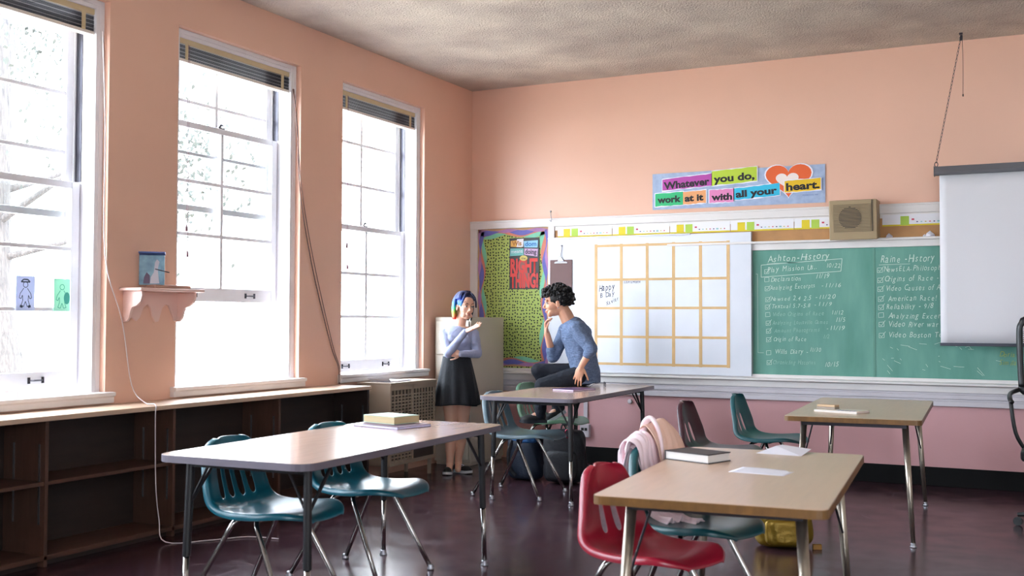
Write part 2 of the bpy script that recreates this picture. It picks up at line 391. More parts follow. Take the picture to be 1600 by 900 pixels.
struct('trim_6', MB().box(0, 6.9, -.034, 0, .722, .742).box(0, 6.9, -.040, 0, .690, .722).box(0, 6.9, -.030, 0, .672, .690).box(0, 6.9, -.036, 0, .632, .672), M_tray, 'stepped lilac-white moulding below the chalk tray', .003)
struct('trim_7', MB().box(1.185, 1.225, -.02, -.002, .33, .632), M_tray, 'white cable conduit dropping from the moulding to the outlet', .003)

# chalkboard
M_chalkb = mat('green_chalkboard', '4f8a7b', .6, col2='6ba091', vscale=2.2, stretch=(3, 1, .8), detail=8)
cb = empty('chalkboard', (0, 0, 0), 0, 'long green chalkboard covered in white handwriting', 'chalkboard')
for x0, x1 in ((2.748, 3.735), (3.745, 4.95), (4.96, 6.8)): obj('board_panel', MB().box(x0, x1, -.010, -.001, .846, 1.90), M_chalkb, cb)
M_jt = mat('joint_strip', '5d9080', .5)
for x0 in (3.732, 4.947): obj('panel_joint', MB().box(x0, x0+.016, -.013, -.001, .846, 1.90), M_jt, cb)
M_chalk = mat('white_chalk', 'c3d6cc', .95); M_chalkf = mat('faint_chalk', '93b8ad', .95); M_chalky = mat('yellow_chalk', '9fae62', .95)
def stroke(mb, pts, w=.0035, y=-.0125):
    for (x0, z0), (x1, z1) in zip(pts, pts[1:]):
        d = Vector((x1-x0, z1-z0)); 
        if d.length < 1e-6: continue
        n = Vector((-d.y, d.x)).normalized()*w/2
        mb.add([(x0-n.x, y, z0-n.y), (x1-n.x, y, z1-n.y), (x1+n.x, y, z1+n.y), (x0+n.x, y, z0+n.y)], [(0, 1, 2, 3)])
def handwrite(body, x, z, size, m, slope=0, width=None, y=-.0125, jit=1):
    obs = []; px = x; W0 = 0
    ws = {'i': .26, 'l': .26, 't': .4, 'f': .36, 'r': .4, 'm': .88, 'w': .76, 'M': .86, 'W': .95, ' ': .4, '-': .42, '.': .28, '/': .36, "'": .2, '1': .42, 'j': .3, 's': .5, 'I': .34}
    tot = sum(ws.get(c, .58) for c in body)*size; k = (width/tot) if width else 1
    for c in body:
        w = ws.get(c, .58)*size*k
        if c != ' ':
            o = text_mesh('glyph', c, size*rng.uniform(.92, 1.1), m, None, at(px, y, z+(px-x)*slope+rng.uniform(-.05, .05)*size*jit, slope+rng.uniform(-.08, .08)*jit) @ Matrix.Diagonal((.9*min(k, 1.15), 1, 1, 1)), bold=0, shear=.25)
            obs.append(o)
        px += w
    return obs
wr = []
left = [('Ashton-History', 2.876, 1.800, .078, .52, .03, M_chalk), ('Play Mission Us..', 2.87, 1.712, .062, .42, .05, M_chalk), ('10/22', 3.36, 1.742, .05, .12, .0, M_chalk),
 ('Declaration', 2.90, 1.632, .055, .26, .03, M_chalk), ('11/19', 3.27, 1.655, .055, .12, 0, M_chalk), ('Analyzing Excerpts', 2.895, 1.560, .055, .38, .05, M_chalk), ('-11/16', 3.32, 1.58, .05, .17, 0, M_chalk),
 ('Newsed 2.4 2.5', 2.90, 1.468, .052, .34, .02, M_chalk), ('-11/20', 3.27, 1.485, .05, .17, 0, M_chalk), ('Textual 5.7-5.8', 2.905, 1.405, .05, .33, .03, M_chalk), ('-11/9', 3.26, 1.425, .05, .16, 0, M_chalk),
 ('Video Origins of Race', 2.915, 1.340, .048, .43, .02, M_chalkf), ('11/12', 3.40, 1.355, .048, .10, 0, M_chalk), ('Analyzing Louisville Games', 2.915, 1.268, .048, .46, .02, M_chalkf), ('11/5', 3.43, 1.295, .052, .09, 0, M_chalk),
 ('Amount Photograms', 2.93, 1.202, .05, .38, .03, M_chalkf), ('-11/19', 3.36, 1.225, .05, .15, 0, M_chalk), ('Origin of Race', 2.92, 1.128, .052, .28, .02, M_chalk), ('1/2', 3.33, 1.155, .05, .06, 0, M_chalkf),
 ('Wills Diary -', 2.935, 1.020, .055, .28, .03, M_chalk), ('11/30', 3.22, 1.045, .048, .10, 0, M_chalk), ('Chronicling Histories', 2.915, .935, .05, .36, .01, M_chalkf), ('10/15', 3.34, .925, .055, .12, 0, M_chalk)]
right = [('Raine -History', 3.79, 1.775, .085, .42, .01, M_chalk), ('NewsELA-Philosophy', 3.815, 1.70, .062, .47, .02, M_chalk), ('Origins of Race -', 3.82, 1.620, .062, .42, .02, M_chalk), ('Video Causes of American', 3.83, 1.545, .062, .60, .02, M_chalk),
 ("American Race! Ex", 3.85, 1.462, .062, .46, .02, M_chalk), ('Reliability - 9/8', 3.835, 1.398, .06, .36, .02, M_chalk), ('Analyzing Excerpts', 3.85, 1.325, .062, .47, .0, M_chalk), ('Video River war -', 3.85, 1.256, .062, .42, .0, M_chalk), ('Video Boston Tea', 3.85, 1.168, .062, .44, .02, M_chalk),
 ('Dorian', 4.665, 1.03, .055, .15, 0, M_chalky), ('Similarity', 4.665, .965, .055, .20, 0, M_chalky)]
for t, x, z, s, w, sl, mm in left+right: join(handwrite(t, x, z, s, mm, sl, w), 'chalk_line', cb)
sm = MB()
def check(x, z, s=.04, tick=True):
    stroke(sm, [(x, z), (x+s, z+.003), (x+s-.002, z+s), (x, z+s-.003), (x, z)])
    if tick: stroke(sm, [(x+.006, z+s*.55), (x+s*.45, z+.008), (x+s*1.25, z+s*1.3)])
for z, t in ((1.70, 1), (1.632, 0), (1.555, 1), (1.462, 1), (1.398, 1), (1.335, 0), (1.262, 1), (1.195, 1), (1.122, 1), (1.012, 0), (.928, 1)): check(2.848+.004*rng.random()+(1.7-z)*.02, z, .038, t)
for z in (1.695, 1.612, 1.54, 1.46, 1.392, 1.33, 1.255, 1.165): check(3.768+(1.7-z)*.02, z, .04, z != 1.33)
stroke(sm, [(2.82, 1.775), (3.49, 1.815), (3.48, 1.712), (2.82, 1.672), (2.82, 1.775)], .005)
stroke(sm, [(2.87, 1.785), (3.14, 1.792)]); stroke(sm, [(3.78, 1.757), (4.02, 1.762)]); stroke(sm, [(2.775, 1.70), (2.79, 1.70), (2.79, 1.03), (2.84, 1.03)], .003)
for i in range(26):
    x = rng.uniform(3.78, 4.7); z = rng.uniform(.90, 1.13); a = rng.uniform(-1, .4); l = rng.uniform(.01, .08); stroke(sm, [(x, z), (x+l*math.cos(a), z+l*math.sin(a))], .003)
tag(obj('chalk_marks', sm, M_chalk, cb), None, None, None, 'stuff')

# whiteboard with a taped calendar grid
M_wb = mat('whiteboard_face', 'd9dde6', .25, var=.04, vscale=5, coat=.4)
wb = empty('whiteboard', (.86, -.03, .828), 0, 'white dry-erase board taped out as a blank month calendar in gold tape', 'whiteboard')
obj('board_panel', MB().box(0, 1.885, -.022, .03, 0, 1.232), M_wb, wb, .003)
M_tape = mat('gold_masking_tape', 'd8b27c', .5, var=.12, vscale=12)
tp = MB(); gx = [.462+.2447*i for i in range(6)]; gz = [.082, .325, .583, .840, 1.147]
for i, x in enumerate(gx): tp.box(x-.014, x+.014, -.0235, -.0221, gz[0]-.014, gz[4]+.016)
for i, z in enumerate(gz): tp.box(gx[0]-.014, gx[5]+.014, -.0242, -.0231, z-.011, z+.011)
obj('tape_grid', tp, M_tape, wb)
M_ink = mat('black_marker', '3c3c4c', .8)
nt_ = []
for t, x, z, s, w, sl in (('Happy', .49, .735, .085, .16, .12), ('B Day', .50, .672, .062, .15, .2), ('Xavier', .565, .606, .055, .12, .4), ('SEPTEMBER', .730, .803, .028, .16, .02)):
    join(handwrite(t, x, z, s, M_ink, sl, w, y=-.0235), 'marker_word', wb)
obj('top_rail', MB().box(-.02, 1.35, -.030, -.02, 1.222, 1.236).box(.2, .21, -.033, -.03, 1.225, 1.233).box(.72, .73, -.033, -.03, 1.225, 1.233).box(1.3, 1.32, -.033, -.03, 1.222, 1.236), M_alu, wb)

# clipboard on the whiteboard
cp = empty('clipboard', (.972, -.055, 1.533), 0, 'brown hardboard clipboard hanging from a cord on the whiteboard', 'clipboard')
obj('board', MB().box(-.108, .115, -.006, 0, 0, .325), mat('brown_hardboard', '6f5150', .6, var=.1), cp, .006)
obj('clip', MB().box(-.06, .07, -.016, -.006, .292, .304).prism([(-.035, .30), (.045, .30), (.02, .335), (.012, .35), (-.012, .35), (-.018, .335)], -.014, -.006, 'y').tube([(-.05, -.014, .305), (.06, -.014, .305)], .006, 8), M_alu, cp, .002)
obj('cord', MB().tube([(.0, -.008, .35), (.012, -.006, .42), (.01, -.002, .45)], .0025, 6).ell((.01, -.006, .455), (.008, .008, .008)), mat('grey_cord', '9a98a0', .6), cp)

# bulletin board with dotted green paper and a wavy border
bbd = empty('bulletin_board', (0, 0, 0), 0, 'bulletin board papered in green with black dots and a wavy tie-dye border', 'bulletin board')
def dot_mat():
    M = mat('dotted_green_paper', 'a3b463', .8); N = M.node_tree.nodes; L = M.node_tree.links; b = N['Principled BSDF']
    tc = N.new('ShaderNodeTexCoord'); mp = N.new('ShaderNodeMapping'); mp.inputs['Scale'].default_value = (34, 0, 34)
    v = N.new('ShaderNodeTexVoronoi'); v.voronoi_dimensions = '2D'; v.inputs['Scale'].default_value = 1; v.inputs['Randomness'].default_value = .55
    sx_ = N.new('ShaderNodeSeparateXYZ'); cx_ = N.new('ShaderNodeCombineXYZ'); L.new(tc.outputs['Object'], mp.inputs[0]); L.new(mp.outputs[0], sx_.inputs[0])
    L.new(sx_.outputs[0], cx_.inputs[0]); L.new(sx_.outputs[2], cx_.inputs[1]); L.new(cx_.outputs[0], v.inputs['Vector'])
    c = N.new('ShaderNodeMath'); c.operation = 'LESS_THAN'; c.inputs[1].default_value = .25; L.new(v.outputs['Distance'], c.inputs[0])
    x = N.new('ShaderNodeMix'); x.data_type = 'RGBA'; x.inputs[6].default_value = lin('a5b562'); x.inputs[7].default_value = lin('26301e')
    L.new(c.outputs[0], x.inputs[0]); L.new(x.outputs[2], b.inputs['Base Color'])
    return M
obj('dotted_paper', MB().box(.075, .83, -.008, -.001, .846, 2.172), dot_mat(), bbd)
def wave_strip(col, w0, amp, ph, y, fr=2.9):
    mb = MB(); n = 70
    def add(f_in, f_out):
        for i in range(n):
            a0 = f_out(i/n); a1 = f_out((i+1)/n); b0 = f_in(i/n); b1 = f_in((i+1)/n)
            mb.add([(a0[0], y, a0[1]), (a1[0], y, a1[1]), (b1[0], y, b1[1]), (b0[0], y, b0[1])], [(0, 1, 2, 3)])
    x0, x1, z0, z1 = .076, .829, .862, 2.171
    g = lambda l: max(.004, w0+amp*math.sin(l*2*PI*fr+ph))
    add(lambda t: (x0+g(t*1.31), z0+(z1-z0)*t), lambda t: (x0, z0+(z1-z0)*t))
    add(lambda t: (x1-g(t*1.31+.3), z0+(z1-z0)*t), lambda t: (x1, z0+(z1-z0)*t))
    add(lambda t: (x0+(x1-x0)*t, z1-g(t*.755)), lambda t: (x0+(x1-x0)*t, z1))
    add(lambda t: (x0+(x1-x0)*t, z0+g(t*.755+.1)), lambda t: (x0+(x1-x0)*t, z0))
    return obj('wavy_border', mb, mat('border_'+col, col, .7, var=.15, vscale=14), bbd)
wave_strip('7fc9a8', .075, .022, 0, -.0085, 2.2); wave_strip('cf7f6a', .062, .022, 1.6, -.0092, 2.2); wave_strip('6b6bb8', .048, .020, .4, -.0100, 2.5); wave_strip('b07fb0', .026, .014, 2.4, -.0107, 2.9); wave_strip('c79a72', .012, .008, 4, -.0113, 3.3)
# the poster pinned to it
po = empty('motivational_poster', (.42, -.014, 1.592), 0, 'dark poster with red capital letters pinned on the dotted green paper', 'poster')
obj('poster_sheet', MB().box(0, .312, -.002, 0, 0, .485), mat('black_poster', '17141a', .5, var=.3, vscale=9), po)
def patch(name, pts, col, y, parent):
    return obj(name, MB().prism(pts, y-.0006, y, 'y'), mat('patch_'+col, col, .6), parent)
patch('cutout_card', [(.012, .405), (.012, .46), (.135, .47), (.13, .395)], 'd7a24a', -.0024, po)
patch('cutout_card', [(.075, .40), (.08, .475), (.15, .478), (.145, .40)], 'e9e4e6', -.0032, po)
patch('cutout_card', [(.155, .395), (.15, .455), (.30, .46), (.295, .39)], '8fc3dd', -.0024, po)
patch('cutout_card', [(.005, .315), (.01, .388), (.15, .385), (.15, .32)], '6fb5b3', -.0028, po)
patch('cutout_card', [(.155, .325), (.158, .385), (.30, .378), (.293, .305)], 'c7a7c9', -.0028, po)
obj('cutout_card', MB().ell((.15, -.0042, .292), (.042, .0008, .027)), mat('yellow_oval', 'cdbf6a', .6), po)
patch('palm_print', [(.10, 0.02), (.09, .12), (.11, .24), (.14, .285), (.18, .27), (.19, .18), (.22, .10), (.20, .02)], '8a5a52', -.0021, po)
M_red = mat('red_lettering', 'cf3a35', .6); M_blk = mat('poster_ink', '40304a', .6)
ws_ = [text_mesh('w', 'RIGHT', .135, M_red, None, at(.012, -.0045, .158) @ Matrix.Diagonal((1, 1.35, 1, 1)), bold=.006, width=.285),
       text_mesh('w', 'THING!', .135, M_red, None, at(.010, -.0045, .018) @ Matrix.Diagonal((1, 1.35, 1, 1)), bold=.006, width=.292),
       text_mesh('w', 'doing', .062, M_blk, None, at(.165, -.0045, .335, -.05), bold=.002, width=.12), text_mesh('w', 'means', .05, M_paper, None, at(.02, -.0045, .340, .05), width=.12),
       text_mesh('w', 'the', .03, M_blk, None, at(.128, -.006, .283), width=.045), text_mesh('w', 'Wis', .062, mat('orange_ink', 'a86b2a', .6), None, at(.03, -.0055, .412, .04), bold=.002, width=.10),
       text_mesh('w', 'dom', .058, mat('blue_ink', '2f6fb0', .6), None, at(.165, -.0045, .407), bold=.002, width=.12)]
for o in ws_: o.name = 'printed_word'; o.parent = po

# number strip cards over the tack strip
M_yel = mat('yellow_card', 'd9c41f', .6); M_grn = mat('green_card', 'a9c84a', .6); M_dots = [mat('dot_'+c, c, .6) for c in ('c0405a', '4a3a6a', '8fbfc0', 'c9b45a')]
M_strip = mat('number_strip_card', 'e3e2e8', .5)
xs = 0.925
for k in range(8):
    if k == 5: xs = 3.81
    if xs > 4.9: break
    L_ = .545 if k < 5 else .46
    ns = empty('number_strip', (xs, -.020, 2.068), 0, ['number line card above the clipboard, first of the row', 'number line card next after the one above the clipboard', 'number line card over the middle of the taped calendar', 'number line card over the far end of the taped calendar', 'number line card between the whiteboard and the wall speaker', 'number line card just past the wall speaker', 'number line card ending behind the projector screen', 'last number line card'][k], 'number strip', 'number line cards above the boards')
    obj('card', MB().box(0, L_-.006, -.002, 0, 0, .092), M_strip, ns)
    obj('yellow_margin', MB().box(.0, L_-.006, -.0026, -.002, 0, .012), M_yel, ns)
    a, b = (M_yel, M_grn) if k < 5 else (M_grn, M_grn)
    if k < 5: obj('number_square', MB().box(.06, .125, -.0032, -.002, .006, .078), a, ns)
    obj('number_square', MB().box(.14, .205, -.0032, -.002, .006, .078), b, ns)
    for j in range(9):
        dm = M_dots[j % 4]; x = .235+j*.032; r = .006 if j not in (0, 6) else .010
        if x < L_-.02: obj('counting_dot', MB().box(x-r, x+r, -.003, -.002, .03-r*.6+(.02 if j == 0 else 0), .03+r*.7+(.02 if j == 0 else 0)), dm, ns)
    xs += L_

# banner
bn = empty('motto_banner', (1.847, -.004, 2.287), 0, 'pale blue paper banner with torn coloured words and an orange heart', 'banner')
BW, BH = 1.51, .321
obj('banner_sheet', MB().grid(lambda u, v: (u*BW, -.004-.004*abs(math.sin(u*PI*4)), v*BH), 32, 2), mat('marbled_blue_paper', 'a8b9d3', .7, col2='93a3c4', vscale=18, detail=6), bn, mods=(('SOLIDIFY', dict(thickness=.002)),))
def torn(name, x0, x1, z0, z1, col, sl=0, y=-.012):
    def out(e, n=9):
        pts = []
        for i in range(n+1): x = x0-e+(x1-x0+2*e)*i/n; pts.append((x, z0-e+sl*(x-x0)+rng.uniform(-.004, .004)))
        for i in range(n+1): x = x1+e-(x1-x0+2*e)*i/n; pts.append((x, z1+e+sl*(x-x0)+rng.uniform(-.003, .003)))
        return pts
    b = obj(name, MB().prism(out(.007), y, y+.002, 'y'), M_paper, bn)
    obj('coloured_face', MB().prism(out(0), y-.001, y, 'y'), mat('torn_'+col, col, .7), b)
sx = BW/1440; 
def bx(px): return (px-103)*sx
def bz(px): return (405-px)/300*BH
torn('torn_word_card', bx(195), bx(620), bz(250), bz(155), 'b04aa2', .06); torn('torn_word_card', bx(625), bx(1000), bz(228), bz(112), 'b3cc3c', .05)
torn('torn_word_card', bx(130), bx(375), bz(378), bz(272), '35b578', .03); torn('torn_word_card', bx(375), bx(572), bz(372), bz(270), 'e3a06c', .04)
torn('torn_word_card', bx(602), bx(805), bz(368), bz(265), 'dc86b8', .01); torn('torn_word_card', bx(812), bx(1185), bz(355), bz(262), '2fb4d6', .07)
def heart(cx, cz, s, y, m, par, nm):
    pts = []
    for i in range(40):
        t = 2*PI*i/40; pts.append((cx+s*16*math.sin(t)**3, cz+s*(13*math.cos(t)-5*math.cos(2*t)-2*math.cos(3*t)-math.cos(4*t))*.80))
    return obj(nm, MB().prism(pts, y, y+.001, 'y'), m, par)
M_or = mat('orange_heart', 'e0622e', .7)
heart(bx(1255), bz(202), .0128, -.0115, M_paper, bn, 'heart_cutout'); heart(bx(1255), bz(202), .0120, -.0128, M_or, bn, 'heart_cutout'); heart(bx(1245), bz(215), .0060, -.0138, mat('cream_heart', 'e9dcd6', .7), bn, 'heart_cutout')
torn('torn_word_card', bx(1225), bx(1510), bz(315), bz(225), 'e2b81a', .04, -.017)
M_bk = mat('black_print', '15131a', .6); bt = []
for t, x0, x1, zb, s, sl, y in (('Whatever', 208, 605, 238, .085, .055, -.0142), ('you do,', 640, 982, 205, .085, .045, -.0142), ('work', 150, 358, 350, .078, .02, -.0142), ('at it', 390, 552, 347, .078, .03, -.0142),
                            ('with', 620, 795, 348, .078, 0, -.0142), ('all your', 825, 1165, 335, .078, .06, -.0142), ('heart.', 1238, 1503, 300, .085, .035, -.0192)):
    bt.append(text_mesh('w', t, s*1.02, M_bk, None, at(bx(x0), y, bz(zb)+.0, sl), bold=.0032, width=(x1-x0)*sx))
bt.append(text_mesh('w', 'Wonderwords 1987', .012, mat('small_blue_print', '4a62a0', .6), None, at(bx(1365), -.010, bz(345)), width=.13))
for o in bt: o.name = 'printed_word'; o.parent = bn

# wall speaker
M_spk = mat('tan_speaker_case', '9d8867', .5); sp = empty('wall_speaker', (3.42, -.005, 1.957), 0, 'tan intercom speaker box with round slatted grille above the chalkboard', 'speaker')
obj('case', MB().prism([(0, .02), (-.17, 0), (-.20, .32), (0, .32)], 0, .372, 'x'), M_spk, sp, .006)
g = MB()
for i in range(19):
    z = .068+i*.0118; y = -.1755-(z/.32)*.0295
    g.box(.035, .325, y-.002, y+.004, z-.0035, z+.0035)
    dz = z-.175
    if abs(dz) < .088:
        w = math.sqrt(.088**2-dz*dz); g.box(.165-w, .165+w, y-.005, y, z-.0035, z+.0035)
obj('slatted_grille', g, mat('dark_tan_slats', '7d6b4f', .5), sp)
dk = MB()
for i in range(19):
    z = .062+i*.0118; y = -.1755-(z/.32)*.0295; dz = z-.175
    if abs(dz) < .088: w = math.sqrt(.088**2-dz*dz); dk.box(.165-w, .165+w, y-.0005, y+.003, z-.002, z+.0035)
obj('grille_opening', dk, M_black, sp)
dk = MB()
for i in range(24): z = .07+i*.0105; y = -.1755-(z/.32)*.0295; dk.box(.332, .342, y-.002, y+.004, z-.0035, z+.0035)
obj('side_vents', dk, mat('vent_brown', '3a2f22', .6), sp)

# scraps of paper standing on the ledge
for i, (x, s, rot, lab) in enumerate(((3.865, .028, .5, 'crumpled paper scrap on the ledge nearest the wall speaker'), (4.135, .016, 0, 'tiny pinkish paper scrap on the ledge between two others'), (4.175, .036, .3, 'folded white paper scrap on the ledge by the projector screen'))):
    mb = MB().add([(-s, 0, 0), (s, .004, 0), (s*.9, -.01, s*.4), (0, .006, s*1.3), (-s*.8, -.006, s*.7), (0, -.025, .004)], [(0, 1, 2), (0, 2, 3), (0, 3, 4), (0, 5, 2), (5, 3, 2), (5, 4, 3), (0, 4, 5)])
    tag(obj('paper_scrap', mb, M_paper, None, loc=(x, -.035, 1.976), rot=(0, 0, rot)), lab, 'paper', 'scraps on the chalkboard ledge')

# projector screen on chains
ps = empty('projector_screen', (4.232, -.25, 1.112), 0, 'white pull-down projector screen hanging from the ceiling in front of the chalkboard', 'projector screen')
obj('case', MB().prism([(-.03, 1.318), (.03, 1.318), (.036, 1.34), (.03, 1.385), (-.03, 1.385), (-.036, 1.34)], 0, 2.2, 'x').box(-.004, 0, -.038, .038, 1.312, 1.39), mat('grey_metal_case', '6d6c70', .4, .6), ps, .004)
obj('screen_fabric', MB().grid(lambda u, v: (.034+u*2.13, .004*math.sin(u*22)*(1-v)*.8, .02+v*1.30), 40, 12), mat('white_screen_fabric', 'd8d6da', .75), ps, smooth=True, mods=(('SOLIDIFY', dict(thickness=.0015)),))
obj('bottom_bar', MB().box(.03, 2.17, -.010, .010, 0, .024), mat('dark_bar', '4a4b55', .5, .5), ps, .002)
obj('hanging_ring', MB().tube([(.012+.012*math.cos(a), 0, 1.405+.018*math.sin(a)) for a in [2*PI*i/12 for i in range(13)]], .003, 6), M_brass, ps)
ch = empty('hanging_chain', (4.43, -.25, 3.515), 0, 'thin steel chain holding up the projector screen', 'chain')
cm = MB(); p0 = Vector((0, 0, -.02)); p1 = Vector((-.186, 0, -.985)); n = 34
q = Vector((0, 0, 1)).rotation_difference((p1-p0).normalized()).to_matrix()
for i in range(n):
    c = p0.lerp(p1, (i+.5)/n); tw = Matrix.Rotation(PI/2*(i % 2)+.5, 3, 'Z')
    cm.tube([c+q @ tw @ Vector((.006*math.cos(a), 0, .018*math.sin(a))) for a in [2*PI*k/10 for k in range(11)]], .0017, 5)
obj('links', cm, M_brass, ch)
obj('ceiling_hook', MB().box(-.012, .012, -.012, .012, -.006, .008).tube([(0, 0, -.004), (.006, 0, -.02), (.0, 0, -.035), (-.010, 0, -.026)], .004, 6).box(-.006, .012, -.01, .01, -.05, -.012), M_brass, ch)
tag(obj('dangling_cord', MB().tube(smooth_path([(4.438, -.25, 3.48), (4.443, -.25, 3.30), (4.441, -.25, 3.05)]), .0022, 6).ell((4.441, -.25, 3.04), (.006, .006, .012)), mat('brown_cord', '5e4a42', .7)), 'short brown cord dangling from the ceiling hook', 'cord')

# wall bits
oo = empty('electrical_outlet', (1.16, -.002, .235), 0, 'white electrical outlet box at the end of the conduit', 'outlet')
obj('box', MB().box(0, .09, -.045, 0, 0, .118), M_tray, oo, .004)
obj('socket', MB().box(.015, .04, -.048, -.044, .06, .085).box(.048, .073, -.048, -.044, .06, .085), M_black, oo)
tag(obj('wall_button', MB().lathe([(.022, 0), (.022, .012), (.016, .018)], 16), M_tray, None, smooth=True, loc=(1.634, -.005, .574), rot=(PI/2, 0, 0)), 'small round white cover on the pink wall under the tray', 'wall cover')
tag(obj('wall_hook', MB().tube([(0, -.006, .05), (.008, -.02, .0), (.02, -.03, -.02), (.012, -.028, -.045), (-.004, -.02, -.03)], .004, 6).ell((0, -.008, .052), (.01, .008, .01)), M_alu, None, loc=(.866, -.042, 2.26)), 'bent wire hook over the white rail beside the bulletin board', 'hook')

# ------------------------------------------------------------------ left wall: bookcase, heater, cabinet, shelf
tag(obj('worktop', MB().box(.0, .345, -10.6, -2.215, .762, .790), M_woodedge, None, .004), 'pale worn wooden top running over the bookcase below the windows', 'worktop')
bk = empty('built_in_bookcase', (0, 0, 0), 0, 'low dark wooden bookcase with empty open bays beneath the windows', 'bookcase')
DIV = [-2.235, -3.30, -4.29, -5.21, -6.2, -7.2, -8.2, -9.2, -10.58]
for y in DIV: obj('divider', MB().box(.004, .328, y-.011, y+.011, .0, .762), M_dkwood2 if y != -2.235 else M_dkwood, bk, .002)
obj('bottom_board', MB().box(.004, .328, -10.6, -2.225, .035, .06), M_dkwood2, bk, .002)
obj('toe_board', MB().box(.26, .28, -10.6, -2.225, 0, .035), M_dkwood, bk)
obj('back_panel', MB().box(.002, .012, -10.6, -2.225, .05, .762), M_dkwood, bk)
for a, b in zip(DIV, DIV[1:]):
    obj('shelf', MB().box(.012, .322, b+.011, a-.011, .425, .445), M_dkwood2, bk, .002)
    for y, s in ((a-.011, -1), (b+.011, 1)):
        for x in (.09, .285): obj('shelf_standard', MB().box(x-.006, x+.006, min(y, y+s*.003), max(y, y+s*.003), .22, .64), M_alu, bk)

M_beige = mat('beige_enamel', 'a08f7d', .45, var=.05, vscale=6); hz = empty('wall_heater', (.03, -1.955, 0), 0, 'beige wall heater cabinet with louvred front under the far window', 'heater')
hs = MB().box(0, .30, 0, .70, .135, .775)
fr = MB().box(.30, .318, 0, .02, .135, .775).box(.30, .318, .68, .70, .135, .775).box(.30, .318, .33, .352, .135, .775).box(.30, .318, .02, .68, .735, .775).box(.30, .318, .02, .68, .135, .165)
obj('cabinet', hs, mat('beige_dark', '5b5046', .5), hz)
obj('front_frame', fr.box(0, .318, -.003, .0, .135, .775).box(0, .325, -.004, .705, .775, .797), M_beige, hz, .002)
for y0, y1, z0 in ((.022, .33, .165), (.352, .68, .40)):
    lv = MB(); 
    for i in range(int((.735-z0)/.026)): z = z0+.013+i*.026; lv.prism([(.302, z-.006), (.316, z-.010), (.316, z-.006), (.302, z)], y0, y1, 'y')
    k = int((y1-y0)/.052)
    for i in range(1, k+1): y = y0+(y1-y0)*i/(k+1); lv.box(.303, .315, y-.003, y+.003, z0, .735)
    obj('louvre_grille', lv, M_beige, hz)
obj('access_panel', MB().box(.30, .308, .352, .68, .165, .395), mat('dark_panel', '3c352f', .5), hz)
for x, y in ((.27, .02), (.27, .68), (.04, .02), (.04, .68)): obj('leg', MB().box(x-.012, x+.012, y-.012, y+.012, 0, .137), M_beige, hz)
tag(obj('loose_papers', MB().box(0, .20, 0, .30, 0, .004).box(.03, .22, .04, .33, .004, .008, Matrix.Rotation(.12, 4, 'Z')).add([(.0, 0, .008), (.2, 0, .008), (.2, .30, .010), (0, .30, .010), (-.0, -.04, .028), (.2, -.03, .03)], [(0, 1, 2, 3), (0, 1, 5, 4)]), M_paper, None, loc=(.09, -1.86, .7975)), 'loose white papers with a curled edge lying on the heater', 'papers')

M_cab = mat('greige_filing_cabinet', 'b5ab9c', .4, var=.04, vscale=5); fc = empty('filing_cabinet', (.035, -.10, 0), 0, 'tall greige four-drawer filing cabinet in the corner', 'filing cabinet')
obj('cabinet_body', MB().box(0, .37, -.64, 0, .03, 1.325).box(.01, .36, -.63, -.01, 0, .03), M_cab, fc, .006)
for i in range(4):
    d = obj('drawer', MB().box(.016, .354, -.656, -.638, .055+i*.312, .055+i*.312+.300), M_cab, fc, .004)
    z = .055+i*.312+.19
    obj('drawer_handle', MB().tube([(.135, -.656, z), (.14, -.678, z), (.23, -.678, z), (.235, -.656, z)], .005, 6), M_alu, d)
    obj('label_holder', MB().box(.15, .22, -.659, -.656, z+.03, z+.06), M_alu, d)

# corbel shelf between the windows
M_shelfp = mat('pink_white_shelf_paint', 'dfbdb2', .4, var=.04); sh = empty('wall_shelf', (0, -4.185, 1.47), 0, 'small pink painted wall shelf on scalloped brackets between two windows', 'shelf')
obj('shelf_board', MB().box(.0, .185, -.245, .30, 0, .018), M_shelfp, sh, .006, seg=3)
def corb():
    pts = [(0, 0), (.155, 0), (.158, -.03), (.145, -.065), (.11, -.09), (.075, -.10), (.062, -.125), (.05, -.165), (.03, -.185), (0, -.19)]
    return pts
for y in (-.20, .245):
    obj('bracket', MB().prism(corb(), y-.010, y+.010, 'y'), M_shelfp, sh, .003)
bp_ = [(-.19, 0), (.235, 0), (.235, -.19), (.21, -.18), (.185, -.13), (.16, -.085), (.135, -.078), (.105, -.10), (.09, -.14), (.075, -.185), (.045, -.19), (.02, -.15), (.005, -.10), (-.02, -.078), (-.055, -.10), (-.08, -.16), (-.11, -.185), (-.15, -.16), (-.19, -.19)]
obj('scalloped_back', MB().prism(bp_, .0, .014, 'x'), M_shelfp, sh, .002)
pbx = empty('picture_box', (.075, -4.235, 1.4885), math.radians(-50), 'small upright picture card box with a blue penguin-like bird photo on the wall shelf', 'box')
pbx['label'] = 'small upright blue picture card with a bird photo on the wall shelf'
obj('card', MB().box(-.008, .008, -.075, .075, .022, .205), mat('teal_card', '4a6f86', .4, col2='7fa6b8', vscale=16), pbx)
obj('card_top', MB().prism([(-.01, .205), (.06, .218), (.06, .224), (-.01, .222)], -.075, .08, 'y'), mat('navy_card', '3a4a8c', .4), pbx)
obj('bird_picture', MB().prism([(-.01, .03), (.045, .03), (.04, .07), (.035, .12), (.045, .165), (.03, .18), (.018, .16), (.012, .10), (-.005, .07)], .0082, .0092, 'x'), mat('pale_bird', 'b9b6c0', .5), pbx)
obj('bird_picture', MB().prism([(-.05, .03), (-.01, .03), (-.012, .08), (-.03, .10), (-.045, .07)], .0082, .0095, 'x'), mat('plum_shape', '5d4a66', .5), pbx)
obj('pencil', MB().tube([(.012, .02, .12), (.02, .105, .098)], .003, 6), M_brass, pbx)
